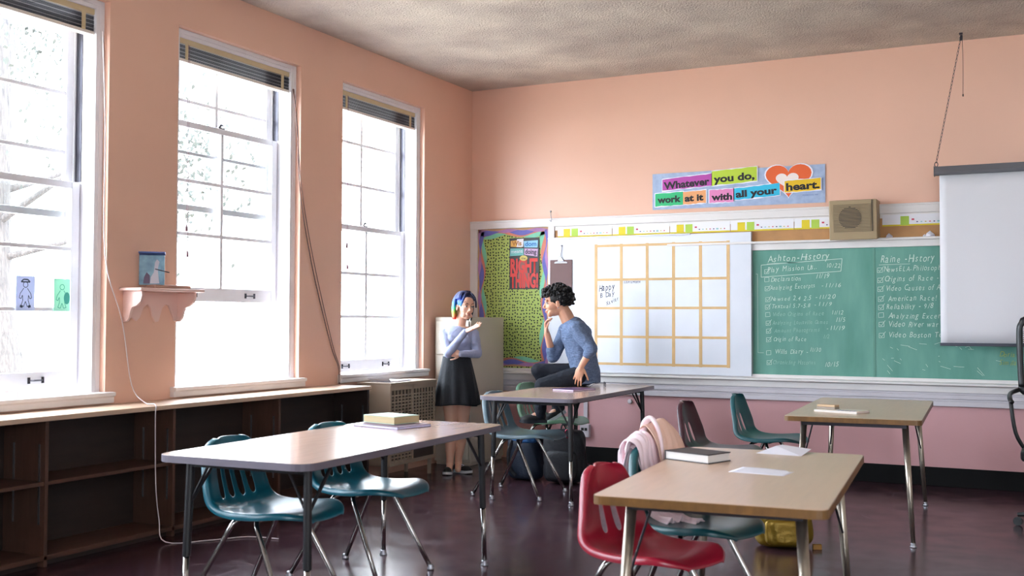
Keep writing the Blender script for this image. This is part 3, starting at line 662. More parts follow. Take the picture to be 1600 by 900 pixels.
tag(obj('wooden_block', MB().box(-.045, .035, -.15, .16, 0, .024), mat('pinkish_wood', 'b58a78', .5, var=.2, vscale=8), None, .008, loc=(.09, -4.105, 1.4882)), 'flat rounded wooden block lying along the wall shelf', 'wooden block')

# children's drawings on the glass of the third window
M_dr1 = mat('pale_blue_paper', 'bfc8dc', .7); M_dr2 = mat('mint_paper', '9ed6c0', .7); M_pen = mat('felt_pen', '3f4a5a', .8)
def figure(mb, cx, cz, s, x):
    def st(pts, w=.004):
        for (a, b), (c, d) in zip(pts, pts[1:]):
            v = Vector((c-a, d-b)); n = Vector((-v.y, v.x)).normalized()*w/2
            mb.add([(x, cx+(a-n.x)*s, cz+(b-n.y)*s), (x, cx+(c-n.x)*s, cz+(d-n.y)*s), (x, cx+(c+n.x)*s, cz+(d+n.y)*s), (x, cx+(a+n.x)*s, cz+(b+n.y)*s)], [(0, 1, 2, 3)])
    st([(.016*math.cos(a), .14+.016*math.sin(a)) for a in [2*PI*i/12 for i in range(13)]])
    st([(-.012, .12), (-.035, .09), (-.042, .065), (-.03, .06), (-.02, .08), (-.018, .05), (-.03, .02), (-.012, .015), (0, .045), (.012, .015), (.03, .02), (.018, .05), (.02, .08), (.03, .06), (.042, .065), (.035, .09), (.012, .12)])
    return st
for m_ in (M_dr1, M_dr2):
    N = m_.node_tree.nodes; L = m_.node_tree.links; b = N['Principled BSDF']; t = N.new('ShaderNodeBsdfTranslucent'); t.inputs[0].default_value = tuple(x*.16 for x in b.inputs['Base Color'].default_value[:3])+(1,)
    a = N.new('ShaderNodeAddShader'); o = [n for n in N if n.type == 'OUTPUT_MATERIAL'][0]; L.new(b.outputs[0], a.inputs[0]); L.new(t.outputs[0], a.inputs[1]); L.new(a.outputs[0], o.inputs[0])
d1 = empty('child_drawing', (-.184, -4.942, 1.343), 0, 'pale blue child\'s drawing of a figure in a hat taped to the glass', 'drawing', 'drawings taped to the window')
obj('paper_sheet', MB().box(-.0015, 0, -.064, .064, 0, .20), M_dr1, d1)
mb = MB(); st = figure(mb, 0, .01, 1, .001); st([(-.03, .156), (.03, .156), (.014, .17), (-.014, .17), (-.03, .156)], .008); st([(-.036, .018), (-.018, .014)], .014); st([(.018, .014), (.036, .018)], .014)
obj('pen_lines', mb, M_pen, d1)
d2 = empty('child_drawing', (-.184, -4.687, 1.346), 0, 'mint green child\'s drawing of a figure taped to the glass', 'drawing', 'drawings taped to the window')
obj('paper_sheet', MB().box(-.0015, 0, -.058, .058, 0, .19), M_dr2, d2)
mb = MB(); figure(mb, 0, .0, 1, .001); obj('pen_lines', mb, mat('green_pen', '4aa88c', .8), d2)
obj('green_oval', MB().ell((.0005, .035, .075), (.0008, .022, .036)), mat('teal_crayon', '3f9f8e', .8), d2)

# cords on the wall
M_cordw = mat('white_cord', 'd9cfd2', .6)
tag(obj('blind_cord', MB().tube(smooth_path([(-.02, -4.56, 3.02), (.006, -4.555, 2.43), (.008, -4.545, 1.68), (.012, -4.41, 1.29), (.03, -4.345, .90), (.20, -4.40, .80), (.352, -4.47, .797), (.356, -4.475, .72), (.36, -4.47, .35), (.37, -4.45, .13), (.45, -4.48, .012), (.62, -4.30, .006), (.75, -4.12, .006), (.95, -4.08, .006)]), .0035, 6), M_cordw, None, smooth=True), 'long white cord trailing from the blind down over the bookcase to the floor', 'cord')
tag(obj('blind_cord', MB().tube(smooth_path([(-.04, -2.72, 3.03), (.0, -2.715, 2.72), (.008, -2.70, 2.35), (.008, -2.63, 2.02), (.008, -2.49, 1.59), (.008, -2.28, 1.09), (.012, -2.19, .93), (.02, -2.19, .795)]), .004, 6).tube(smooth_path([(-.04, -2.71, 3.03), (.0, -2.72, 2.72), (.008, -2.68, 2.35), (.008, -2.60, 2.02), (.008, -2.46, 1.60), (.008, -2.26, 1.10), (.012, -2.175, .93), (.02, -2.18, .795)]), .003, 6), mat('brown_wire', '7d625c', .7), None, smooth=True), 'pair of brown cords slanting over the wall between the middle and far windows', 'cord')
tag(obj('wall_hook', MB().tube([(.0, 0, .03), (.02, .0, .02), (.028, 0, -.005), (.018, .01, -.018)], .003, 6), M_alu, None, loc=(0, -2.158, 1.565)), 'small wire hook on the wall edge beside the far window', 'hook')

# ------------------------------------------------------------------ tables
def rr(w, l, r, n=6):
    pts = []
    for sx_, sy_, a0 in ((1, -1, -PI/2), (1, 1, 0), (-1, 1, PI/2), (-1, -1, PI)):
        for i in range(n+1): a = a0+PI/2*i/n; pts.append((sx_*(w/2-r)+r*math.cos(a), sy_*(l/2-r)+r*math.sin(a)))
    return pts
def table(name, x, y, yaw, w, l, h, kind, label, group):
    t = empty(name, (x, y, 0), math.radians(yaw), label, 'table', group)
    r = .075 if kind == 'A' else .035
    th = .030
    obj('table_top', MB().prism(rr(w-.004, l-.004, r), h-th+.002, h), M_laminA if kind == 'A' else M_laminB, t, .002)
    ring = MB(); P = rr(w, l, r); Q = rr(w-.006, l-.006, r); n = len(P)
    z0, z1 = h-th, h-.0015
    for i in range(n):
        j = (i+1) % n
        ring.add([(*P[i], z0), (*P[j], z0), (*P[j], z1), (*P[i], z1), (*Q[i], z0), (*Q[j], z0), (*Q[j], z1), (*Q[i], z1)], [(0, 1, 2, 3), (5, 4, 7, 6), (4, 5, 1, 0), (3, 2, 6, 7)])
    obj('edge_band', ring, M_band if kind == 'A' else M_wband, t)
    obj('underframe', MB().box(-w/2+.09, w/2-.09, -l/2+.12, -l/2+.145, h-.06, h-th).box(-w/2+.09, w/2-.09, l/2-.145, l/2-.12, h-.06, h-th).box(-w/2+.10, -w/2+.12, -l/2+.14, l/2-.14, h-.055, h-th).box(w/2-.12, w/2-.10, -l/2+.14, l/2-.14, h-.055, h-th), M_blackm if kind == 'A' else M_brass, t)
    for sx_ in (-1, 1):
        for sy_ in (-1, 1):
            if kind == 'A':
                tx, ty = sx_*(w/2-.085), sy_*(l/2-.13); fx, fy = sx_*(w/2-.07), sy_*(l/2-.11)
                T = Vector((tx, ty, h-th)); F = Vector((fx, fy, .0)); mid = T.lerp(F, .57)
                lg = obj('leg', MB().tube([T, mid], .0175, 14), M_blackm, t, smooth=False)
                obj('chrome_extension', MB().tube([mid+Vector((0, 0, .02)), F+Vector((0, 0, .02))], .0135, 14), M_chrome, lg, smooth=True)
                obj('glide', MB().lathe([(.013, .03), (.018, .022), (.014, .016), (.021, .006), (.02, 0)], 14, Matrix.Translation(F)), M_alu, lg, smooth=True)
                b = T.lerp(F, .27)
                obj('brace', MB().tube([Vector((tx, ty-sy_*.17, h-th-.01)), b], .008, 8).tube([Vector((tx-sx_*.10, ty, h-th-.01)), b], .006, 8), M_blackm, lg)
            else:
                tx, ty = sx_*(w/2-.10), sy_*(l/2-.15); fx, fy = sx_*(w/2-.055), sy_*(l/2-.075)
                T = Vector((tx, ty, h-th)); F = Vector((fx, fy, 0))
                lg = obj('leg', MB().tube([T, T.lerp(F, .55), F+Vector((0, 0, .02))], [.0195, .0175, .0125], 14), mat('brushed_leg_tube', '9c9184', .28, .9) if 'brushed_leg_tube' not in bpy.data.materials else bpy.data.materials['brushed_leg_tube'], t, smooth=True)
                obj('glide', MB().lathe([(.012, .026), (.017, .018), (.013, .014), (.02, .006), (.019, 0)], 14, Matrix.Translation(F)), M_alu, lg, smooth=True)
                b = T.lerp(F, .42)
                obj('brace', MB().tube([Vector((tx-sx_*.03, ty-sy_*.22, h-th)), b+Vector((0, -sy_*.02, 0))], .005, 8), M_brass, lg)
    return t
TG1 = 'classroom tables with black adjustable legs'; TG2 = 'classroom tables with brown wooden edges'
table('classroom_table', 2.065, -4.930, 2.2, .762, 1.83, .74, 'A', 'long tan table with two stacked books, nearest the windows', TG1)
table('classroom_table', 1.683, -1.400, 1.2, .762, 1.83, .755, 'A', 'long tan table the curly-haired person sits on', TG1)
table('classroom_table', 3.996, -5.077, 4.66, .762, 1.52, .718, 'B', 'beige wood-edged table in front with a thick book and a sheet of paper', TG2)
table('classroom_table', 3.94, -1.816, 3.4, .775, 1.70, .735, 'B', 'beige wood-edged table beneath the projector screen and chalkboard', TG2)

# ------------------------------------------------------------------ chairs
PROF = [(-.225,.762),(-.228,.740),(-.216,.685),(-.198,.615),(-.178,.545),(-.156,.49),(-.115,.452),(-.05,.438),(.05,.436),(.15,.444),(.23,.455),(.29,.452),(.33,.432)]
HW = [.085,.142,.172,.190,.205,.210,.215,.220,.225,.226,.216,.182,.115]
def shell(kind):
    cols = [-1, -.8, -.60, -.44, -.27, -.09, .09, .27, .44, .60, .8, 1] if kind == 4 else [-1, -.8, -.55, -.30, -.14, .0, .14, .30, .55, .8, 1]
    slots = ((2, 3), (4, 5), (6, 7), (8, 9)) if kind == 4 else ((3, 4), (6, 7))
    n = len(PROF); verts = []; nrm = []; hw_ = HW if kind == 4 else [.062,.102,.128,.152,.178,.196,.205,.208,.210,.208,.198,.168,.105]
    for i, (x, z) in enumerate(PROF):
        a = Vector(PROF[max(i-1, 0)]); b = Vector(PROF[min(i+1, n-1)]); t = (b-a).normalized(); nrm.append(Vector((-t.y if False else -t.y*1.0, t.x)))
    # normal pointing to the sitter: for the back (t ~ down) it is +x; for the seat (t ~ +x) it is +z
    for i in range(n):
        a = Vector(PROF[max(i-1, 0)]); b = Vector(PROF[min(i+1, n-1)]); t = (b-a).normalized(); nrm[i] = Vector((-t.y, t.x))
    W_ = len(cols)+4; faces = []
    for i, (x, z) in enumerate(PROF):
        if kind == 2 and x > 0: x *= .90
        N_ = nrm[i]; w = hw_[i]; row = []
        fl = (.030, .034, .036, .036, .036, .036)[i] if i < 6 else .030
        if i == 0: fl = .024
        if i >= 11: fl = (.020, .010)[i-11]
        dep = (.030 if kind == 4 else .042) if i < 5 else (.022 if i < 11 else .008)
        def P(s, off, yy): return (x+N_.x*off, yy, z+N_.y*off)
        row.append(P(-1, dep-fl, -w-.012)); row.append(P(-1, dep-.006, -w-.010))
        for s in cols: row.append(P(s, dep*abs(s)**2.2, s*w))
        row.append(P(1, dep-.006, w+.010)); row.append(P(1, dep-fl, w+.012))
        verts += row
    for i in range(n-1):
        for j in range(W_-1):
            c = j-2
            if (2 if kind == 4 else 3) <= i <= 4 and any(c == a for a, b in slots): continue
            faces.append((i*W_+j, i*W_+j+1, (i+1)*W_+j+1, (i+1)*W_+j))
    # rolled top and front edges
    k = len(verts); N_ = nrm[0]
    for j in range(W_): v = verts[j]; verts.append((v[0]-.020, v[1]*.96, v[2]-.004))
    for j in range(W_-1): faces.append((j+1, j, k+j, k+j+1))
    k2 = len(verts)
    for j in range(W_): v = verts[(n-1)*W_+j]; verts.append((v[0]+.001, v[1]*.93, v[2]-.012))
    for j in range(W_-1): faces.append(((n-1)*W_+j, (n-1)*W_+j+1, k2+j+1, k2+j))
    mb = MB(); mb.v = verts; mb.f = faces; return mb
def make_chair(kind, m):
    r = empty('school_chair')
    obj('seat_shell', shell(kind), m, r, smooth=True, mods=(('SOLIDIFY', dict(thickness=.006, offset=0)), ('SUBSURF', dict(levels=2, render_levels=2))))
    for sy_ in (-1, 1):
        for nm, cx, fx in (('leg', .055, .270), ('leg', -.035, -.262)):
            d = 1 if fx > 0 else -1
            p = smooth_path([(cx, 0, .421), (cx, sy_*.09, .421), (cx+d*.006, sy_*.145, .417), (cx+d*.022, sy_*.172, .392), (cx+d*.05, sy_*.182, .34)], 4)
            p += [Vector((cx+d*.05, sy_*.182, .34)).lerp(Vector((fx, sy_*.235, .022)), t) for t in (.5, 1)]
            lg = obj(nm, MB().tube(p, .0122, 12), M_chrome, r, smooth=True)
            obj('foot_glide', MB().lathe([(.011, .03), (.0155, .026), (.013, .018), (.019, .009), (.017, 0)], 12, Matrix.Translation((fx+d*.006, sy_*.236, 0))), M_alu, lg, smooth=True)
    obj('seat_bracket', MB().box(-.045, .065, -.15, .15, .424, .4315), M_brass, r)
    return r
def plastic(n, c): return mat(n, c, .32, coat=.15, bump=.02, bscale=120)
M_tealc = plastic('teal_plastic', '0d5868'); M_gray = plastic('grey_blue_plastic', '5f737c'); M_green = plastic('sage_green_plastic', '5c8468'); M_redc = plastic('red_plastic', '98192f'); M_dteal = plastic('dark_teal_plastic', '0f4a50'); M_maroon = plastic('maroon_plastic', '3c1a24')
first = {}
CG = 'moulded plastic school chairs'
def chair(kind, m, x, y, yaw, label, hs=1):
    if kind not in first: first[kind] = c = make_chair(kind, m)
    else:
        c = copy_tree(first[kind])
        for ch in c.children:
            if ch.name.startswith('seat_shell'):
                ch.data = ch.data.copy(); ch.data.materials.clear(); ch.data.materials.append(m)
    c.location = (x, y, 0); c.rotation_euler = (0, 0, math.radians(yaw)); c.scale = (hs, hs, hs); tag(c, label, 'chair', CG); return c
chair(4, M_tealc, 1.862, -5.31, 3, 'teal plastic chair tucked under the near end of the window-side table')
chair(4, M_tealc, 1.862, -4.56, -1, 'teal plastic chair tucked in beside the two stacked books')
chair(4, M_gray, 1.45, -1.89, 1, 'grey-blue plastic chair at the corner of the table the person sits on')
chair(4, M_green, 1.16, -.74, -2, 'sage green plastic chair with the sitting person\'s feet on its seat')
chair(2, M_redc, 3.655, -5.29, -19, 'glossy red plastic chair at the front table', .97)
chair(2, M_dteal, 3.665, -4.76, -16, 'dark teal plastic chair with a pink jacket over its back')
chair(2, M_maroon, 3.03, -2.16, -4, 'dark maroon plastic chair facing the table by the chalkboard')
chair(2, M_dteal, 3.145, -1.27, -4, 'dark teal plastic chair with empty seat facing the table by the chalkboard')

# ------------------------------------------------------------------ things on the tables
def book(name, loc, rz, w, d, h, cover, page, label, cat='book', cov=.004, over=.004, spine='-x'):
    b = empty(name, loc, rz, label, cat)
    obj('page_block', MB().box(-w/2+.004, w/2-over, -d/2+over, d/2-over, cov, h-cov), page, b)
    c = MB().box(-w/2, w/2, -d/2, d/2, 0, cov).box(-w/2, w/2, -d/2, d/2, h-cov, h).box(-w/2, -w/2+.004, -d/2, d/2, cov, h-cov)
    obj('cover', c, cover, b, .001)
    return b
M_page = mat('aged_pages', 'c9b48c', .8, var=.15, vscale=2, stretch=(1, 1, 120)); M_page2 = mat('white_pages', 'd9d4d0', .8, var=.1, vscale=2, stretch=(1, 1, 120))
nbk = book('notebook', (1.935, -4.385, .740), math.radians(-13), .33, .245, .013, mat('plum_notebook_cover', '5e4560', .4), mat('lilac_page_edge', 'c9c4e6', .6), 'thin plum notebook under the green-topped book on the window-side table', 'notebook', .002, .001)
book('hardback_book', (1.885, -4.315, .753), math.radians(-13), .235, .185, .040, mat('pale_green_cover', 'a9bfae', .5), M_page, 'thick book with pale green cover on top of the plum notebook', 'book', .0035, .001)
book('hardback_book', (3.722, -4.812, .718), math.radians(-20), .225, .155, .038, mat('black_cover', '2a2226', .5), M_page2, 'thick black-covered book on the front table beside the pink jacket', 'book')
book('notebook', (1.695, -1.415, .755), math.radians(-16), .21, .28, .013, mat('violet_cover', '4b2f5c', .4), mat('pinkish_pages', 'd8c2dc', .6), 'violet notebook with pale pages lying near the sitting person', 'notebook', .002, .002)
book('paperback_book', (3.865, -2.25, .735), math.radians(-17), .285, .17, .014, mat('cream_cover', 'd8d2c4', .5), M_page2, 'flat cream paperback with blue printing on the table by the chalkboard', 'book', .002, .001)
tag(text_mesh('cover_print', 'abc def', .03, mat('blue_print', '5a6f9c', .6), bpy.data.objects['paperback_book'], Matrix.Translation((.01, -.02, .0145)), bold=.002, width=.12)) if False else None
pr_ = MB()
for i in range(5): pr_.box(.0+i*.026, .018+i*.026, -.07, -.035, .0142, .0148)
obj('cover_print', pr_, mat('blue_print', '5a6f9c', .6), bpy.data.objects['paperback_book'])
er = empty('board_eraser', (3.775, -2.205, .7492), math.radians(-17), 'tan felt board eraser resting on the cream paperback', 'eraser')
obj('felt_pad', MB().box(-.062, .062, -.03, .03, 0, .012), mat('grey_felt', '9c8f84', .95), er, .002)
obj('wooden_back', MB().box(-.062, .062, -.03, .03, .012, .026), mat('tan_eraser_back', 'c3a482', .6), er, .004)
tag(obj('paper_sheet', MB().grid(lambda u, v: ((u-.5)*.216, (v-.5)*.165, .001+.0015*math.sin(u*5)*v), 12, 8), M_paper, None, smooth=True, loc=(4.048, -5.03, .7182), rot=(0, 0, math.radians(-5)), mods=(('SOLIDIFY', dict(thickness=.0006)),)), 'flat white sheet of paper on the front table', 'paper')
tag(obj('folded_paper', MB().add([(-.10, -.09, 0), (.10, -.06, .001), (.06, .12, .012), (-.085, .13, .020), (-.06, .02, .026), (-.11, .06, .004)], [(0, 1, 4), (1, 2, 4), (2, 3, 4), (3, 5, 4), (5, 0, 4)]), M_paper, None, loc=(4.0, -4.40, .7185), rot=(0, 0, -.25), mods=(('SOLIDIFY', dict(thickness=.0006)),)), 'folded crinkled white paper at the far edge of the front table', 'paper')
gl = empty('eyeglasses', (1.77, -.96, .755), math.radians(-60), 'thin dark-framed eyeglasses lying on the table beside the sitting person', 'eyeglasses')
M_fr = mat('dark_frame', '2a2030', .3, .3)
fm = MB()
for s in (-1, 1): fm.tube([(s*.034+.025*math.cos(a), 0, .024+.021*math.sin(a)) for a in [2*PI*i/20 for i in range(21)]], .0017, 6)
fm.tube([(-.009, 0, .03), (0, -.002, .034), (.009, 0, .03)], .0015, 6)
obj('frame_front', fm, M_fr, gl, smooth=True)
for s in (-1, 1):
    obj('temple', MB().tube(smooth_path([(s*.060, 0, .034), (s*.064, -.03, .034), (s*.060, -.095, .030), (s*.055, -.135, .004)]), .0017, 6), M_fr, gl, smooth=True)
    obj('lens', MB().lathe([(.0235, 0), (.0235, .001)], 20, Matrix.Translation((s*.034, 0, .024)) @ Matrix.Rotation(PI/2, 4, 'X')), M_glass, gl)

# pink jacket over the teal chair
def cloth_mat(n, c, b=.25, bs=30, c2=None, r=.85): return mat(n, c, r, bump=b, bscale=bs, col2=c2, vscale=20)
M_pink = cloth_mat('pink_fleece', 'f0d8dd'); M_peach = cloth_mat('peach_lining', 'deb8a6')
jk = empty('pink_jacket', (3.66, -4.75, -.03), math.radians(-15), 'pale pink jacket with peach lining draped over a teal chair back', 'jacket')
def drape(path, w0, w1, fold, amp, ph=0, yo=0, nv=28):
    P = smooth_path(path, 6); nn = len(P)-1
    def f(u, v):
        i = min(int(v*nn), nn-1); p = P[i].lerp(P[i+1], v*nn-i); w = w0+(w1-w0)*v
        a = amp*(.35+1.3*abs(v-.45)); s = (u-.5)
        return (p.x+a*math.sin(u*fold+ph+v*2.0), yo+p.y+s*w+.006*math.sin(v*9+u*4), p.z+a*.3*math.cos(u*fold*1.3+ph)-.035*abs(s)*2*(1 if .2 < v < .7 else .2))
    return MB().grid(f, 46, nv)
thick = (('SOLIDIFY', dict(thickness=.012, offset=0)), ('SUBSURF', dict(levels=1, render_levels=1)))
def fold(path, w0, w1, seed, amp, yo=0, fr=(9, 21, 37), nu=70, nv=34, hang=.03):
    P = smooth_path(path, 6); nn = len(P)-1
    def f(u, v):
        i = min(int(v*nn), nn-1); p = P[i].lerp(P[i+1], v*nn-i); t = (P[i+1]-P[i]).normalized(); nx = V((-t.z, 0, t.x))
        w = w0+(w1-w0)*v; s_ = u-.5; q = abs(v-.45)*2
        a = amp*(.3+q)*(math.sin(u*fr[0]+seed+v*1.5)+.6*abs(math.sin(u*fr[1]+seed*2+v*3))+.3*math.sin(u*fr[2]+seed*3))
        return (p.x+nx.x*a, yo+s_*w+.012*math.sin(v*7+u*6+seed), p.z+nx.z*a-hang*abs(s_)*2*(1-q*.6))
    return MB().grid(f, nu, nv)
V = Vector
thin = (('SOLIDIFY', dict(thickness=.005, offset=0)),)
M_pink2 = cloth_mat('deep_pink_cloth', 'c98a9c')
obj('jacket_body', fold([(-.275, 0, .50), (-.280, 0, .62), (-.268, 0, .73), (-.235, 0, .802), (-.200, 0, .77), (-.165, 0, .66), (-.13, 0, .53), (-.04, .0, .468), (.04, 0, .462)], .22, .24, 1, .012, .03), M_pink, jk, smooth=True, mods=thin)
obj('jacket_front', fold([(-.245, -.09, .77), (-.225, -.09, .835), (-.18, -.09, .82), (-.165, -.09, .73), (-.135, -.09, .60), (-.10, -.09, .50), (-.03, -.09, .475)], .14, .14, 4, .013, -.04, (12, 27, 41)), M_pink, jk, smooth=True, mods=thin)
obj('sleeve', fold([(-.30, -.16, .69), (-.295, -.16, .77), (-.265, -.16, .825), (-.22, -.16, .80), (-.195, -.16, .73)], .05, .05, 7, .010, -.055, (8, 19, 33)), M_pink, jk, smooth=True, mods=thin)
obj('hood', fold([(-.24, .06, .78), (-.235, .06, .86), (-.195, .06, .895), (-.15, .06, .84), (-.12, .06, .74), (-.10, .06, .62)], .14, .24, 2, .010, .075, (7, 15, 31)), M_peach, jk, smooth=True, mods=thin)
obj('hood_edge', MB().tube(smooth_path([(-.235, .0, .79), (-.225, .005, .875), (-.19, .01, .900), (-.155, .01, .85), (-.13, .0, .76), (-.12, -.01, .66)]), [(.016, .010)]*31, 10), M_pink, jk, smooth=True)

# bags on the floor
gb = empty('gold_bag', (3.64, -2.88, 0), math.radians(25), 'metallic gold backpack sitting on the floor behind the front table', 'bag')
M_gold = mat('gold_leatherette', '836820', .35, .55, bump=.5, bscale=14)
mb = MB()
def soft(rx, ry, h, lump, seed, n=2.6):
    def f(u, v):
        a = 2*PI*u; z = v*h; e = (1-abs(2*v-1)**n)**(1/n) if 0 < v < 1 else 0
        e = max(e, .02 if v in (0, 1) else e); cx = math.copysign(abs(math.cos(a))**.75, math.cos(a)); cy = math.copysign(abs(math.sin(a))**.75, math.sin(a))
        q = 1+lump*math.sin(a*5+seed+z*22)+lump*.6*math.sin(a*9+z*37+seed*2)
        return (rx*cx*e*q, ry*cy*e*q, z)
    return MB().grid(f, 56, 30)
obj('bag_body', soft(.165, .10, .27, .035, 1, 5), M_gold, gb, smooth=True)
obj('front_pocket', soft(.12, .045, .15, .03, 2, 5), M_gold, gb, smooth=True, loc=(0, -.085, .02))
obj('strap', MB().tube(smooth_path([(-.08, .09, .25), (-.07, .0, .33), (0, -.02, .36), (.07, .0, .33), (.08, .09, .25)]), [(.012, .004)]*21, 8), M_gold, gb, smooth=True)
obj('zip', MB().tube(smooth_path([(-.15, -.05, .20), (-.08, -.115, .215), (.08, -.115, .215), (.15, -.05, .20)]), .004, 6), M_brass, gb)
obj('hang_tag', MB().box(.15, .20, -.10, -.075, .0, .03), mat('gold_tag', '8a5f1e', .5), gb, .003)
bk1 = empty('backpack', (1.53, -1.22, 0), math.radians(10), 'black backpack with a pink carabiner standing under the far table', 'backpack', 'backpacks under the far table')
M_navy = cloth_mat('black_nylon', '15151c', .2, 60, None, .6); M_blue = cloth_mat('blue_nylon', '2c5c92', .2, 60, None, .6)
obj('pack_body', soft(.17, .125, .43, .025, 3, 5), M_navy, bk1, smooth=True)
obj('front_pocket', soft(.13, .05, .24, .02, 5, 5), M_navy, bk1, smooth=True, loc=(0, -.12, .03))
obj('carabiner', MB().tube([(.02*math.cos(a)*(1 if math.sin(a) > 0 else .8), 0, .032*math.sin(a)) for a in [2*PI*i/14 for i in range(15)]], .005, 6, Matrix.Translation((.055, -.14, .405))), mat('pink_metal', 'd0506a', .2, .8), bk1, smooth=True)
obj('carry_loop', MB().tube(smooth_path([(-.03, 0, .42), (-.02, 0, .46), (.03, 0, .46), (.04, 0, .42)]), .007, 6), M_navy, bk1)
bk2 = empty('backpack', (1.17, -1.19, 0), math.radians(-8), 'dark navy backpack with a light blue top pocket under the grey-blue chair', 'backpack', 'backpacks under the far table')
obj('pack_body', soft(.15, .12, .36, .03, 6, 5), cloth_mat('navy_nylon', '1a2436', .2, 60, None, .6), bk2, smooth=True)
obj('top_pocket', soft(.11, .075, .10, .05, 8, 4), M_blue, bk2, smooth=True, loc=(.03, -.05, .30))
obj('strap', MB().tube(smooth_path([(-.06, -.11, .32), (-.07, -.15, .22), (-.06, -.14, .1), (-.02, -.12, .04)]), [(.016, .004)]*16, 8), M_navy, bk2, smooth=True)

# office chair at the picture's edge
oc = empty('office_chair', (5.10, -1.42, 0), 0, 'black mesh-back office chair cut off by the picture edge', 'chair')
fr = [(-.24, .88), (-.245, 1.0), (-.25, 1.22), (-.235, 1.29), (-.18, 1.32), (.18, 1.32), (.235, 1.29), (.25, 1.22), (.245, 1.0), (.24, .88), (.19, .84), (-.19, .84)]
obj('back_frame', MB().tube(smooth_path([(x, -.02, z) for x, z in fr]+[(fr[0][0], -.02, fr[0][1])], 4), [(.016, .022)]*49, 8), M_black, oc, smooth=True)
mm = MB()
for i in range(38): x = -.23+i*.0124; mm.box(x-.0015, x+.0015, -.018, -.015, .86, 1.30)
for i in range(36): z = .86+i*.0125; mm.box(-.235, .235, -.0185, -.0155, z-.0015, z+.0015)
obj('back_mesh', mm, M_black, oc)
obj('seat', MB().prism(rr(.48, .46, .08), .44, .51, M=Matrix.Translation((0, -.24, 0))), M_black, oc, .02, seg=3)
for s in (-1, 1):
    obj('armrest', MB().tube(smooth_path([(s*.25, -.02, .86), (s*.30, -.10, .84), (s*.30, -.32, .82), (s*.285, -.38, .80)]), .014, 8).tube(smooth_path([(s*.30, -.25, .83), (s*.27, -.25, .60), (s*.2, -.22, .47)]), .012, 8), M_black, oc, smooth=True)
obj('column', MB().lathe([(.03, .10), (.03, .44)], 12, Matrix.Translation((0, -.22, 0))), M_black, oc)
for i in range(5):
    a = 2*PI*i/5+.3; l = obj('base_spoke', MB().tube([(0, -.22, .11), (.28*math.cos(a), -.22+.28*math.sin(a), .07)], [.022, .014], 8), M_black, oc)
    obj('caster', MB().lathe([(.028, -.012), (.028, .012)], 12, Matrix.Translation((.28*math.cos(a), -.22+.28*math.sin(a), .028)) @ Matrix.Rotation(a, 4, 'Z') @ Matrix.Rotation(PI/2, 4, 'X')), M_black, l)
obj('back_support', MB().tube(smooth_path([(0, -.2, .45), (0, .02, .5), (0, .03, .7), (0, -.005, .9)]), [(.03, .012)]*16, 8), M_black, oc)

# ------------------------------------------------------------------ people
M_skin = mat('warm_skin', 'd6a68e', .5, var=.05, vscale=8); M_skin2 = mat('light_skin', 'd19b7f', .5, var=.05, vscale=8)
for s_ in (M_skin, M_skin2):
    b = s_.node_tree.nodes['Principled BSDF']; b.inputs['Subsurface Weight'].default_value = .12; b.inputs['Subsurface Radius'].default_value = (.02, .008, .004); b.inputs['Subsurface Scale'].default_value = .3
def fuse(name, mb, m, parent, voxel=.005, smooth=4, disp=0, dsize=.05):
    o = obj(name, mb, m, None)
    r = o.modifiers.new('r', 'REMESH'); r.mode = 'VOXEL'; r.voxel_size = voxel
    s = o.modifiers.new('s', 'SMOOTH'); s.factor = .5; s.iterations = smooth
    if disp:
        tx = bpy.data.textures.new(name, 'CLOUDS'); tx.noise_scale = dsize; d = o.modifiers.new('d', 'DISPLACE'); d.texture = tx; d.strength = disp; d.mid_level = .5; d.texture_coords = 'LOCAL'
    bpy.context.view_layer.update()
    me = bpy.data.meshes.new_from_object(o.evaluated_get(bpy.context.evaluated_depsgraph_get()))
    me.name = name; old = o.data; o.modifiers.clear(); o.data = me; bpy.data.meshes.remove(old)
    me.polygons.foreach_set('use_smooth', [True]*len(me.polygons)); me.materials.clear(); me.materials.append(m)
    o.parent = parent; return o
def head_geo(mb, M):
    e = lambda c, r: mb.ell(c, r, M, 20, 14)
    e((-.014, 0, .036), (.096, .076, .086)); e((.028, 0, .046), (.060, .064, .060)); e((.034, 0, -.015), (.056, .058, .062)); e((.022, 0, -.060), (.056, .048, .040))
    e((.060, 0, -.085), (.023, .026, .019)); e((.066, 0, -.068), (.021, .030, .022)); e((-.03, 0, -.04), (.06, .055, .05))
    for s in (-1, 1):
        e((.052, s*.032, -.022), (.030, .024, .026)); e((.082, s*.030, .030), (.012, .024, .009)); e((-.004, s*.077, -.006), (.019, .008, .030)); e((.093, s*.011, -.031), (.010, .007, .007))
        e((.05, s*.034, -.07), (.03, .02, .02))
    mb.cap((.082, 0, .022), (.106, 0, -.022), .008, .0105, M); e((.084, 0, -.056), (.014, .024, .013)); e((.090, 0, -.053), (.009, .020, .0055)); e((.088, 0, -.065), (.009, .017, .006))
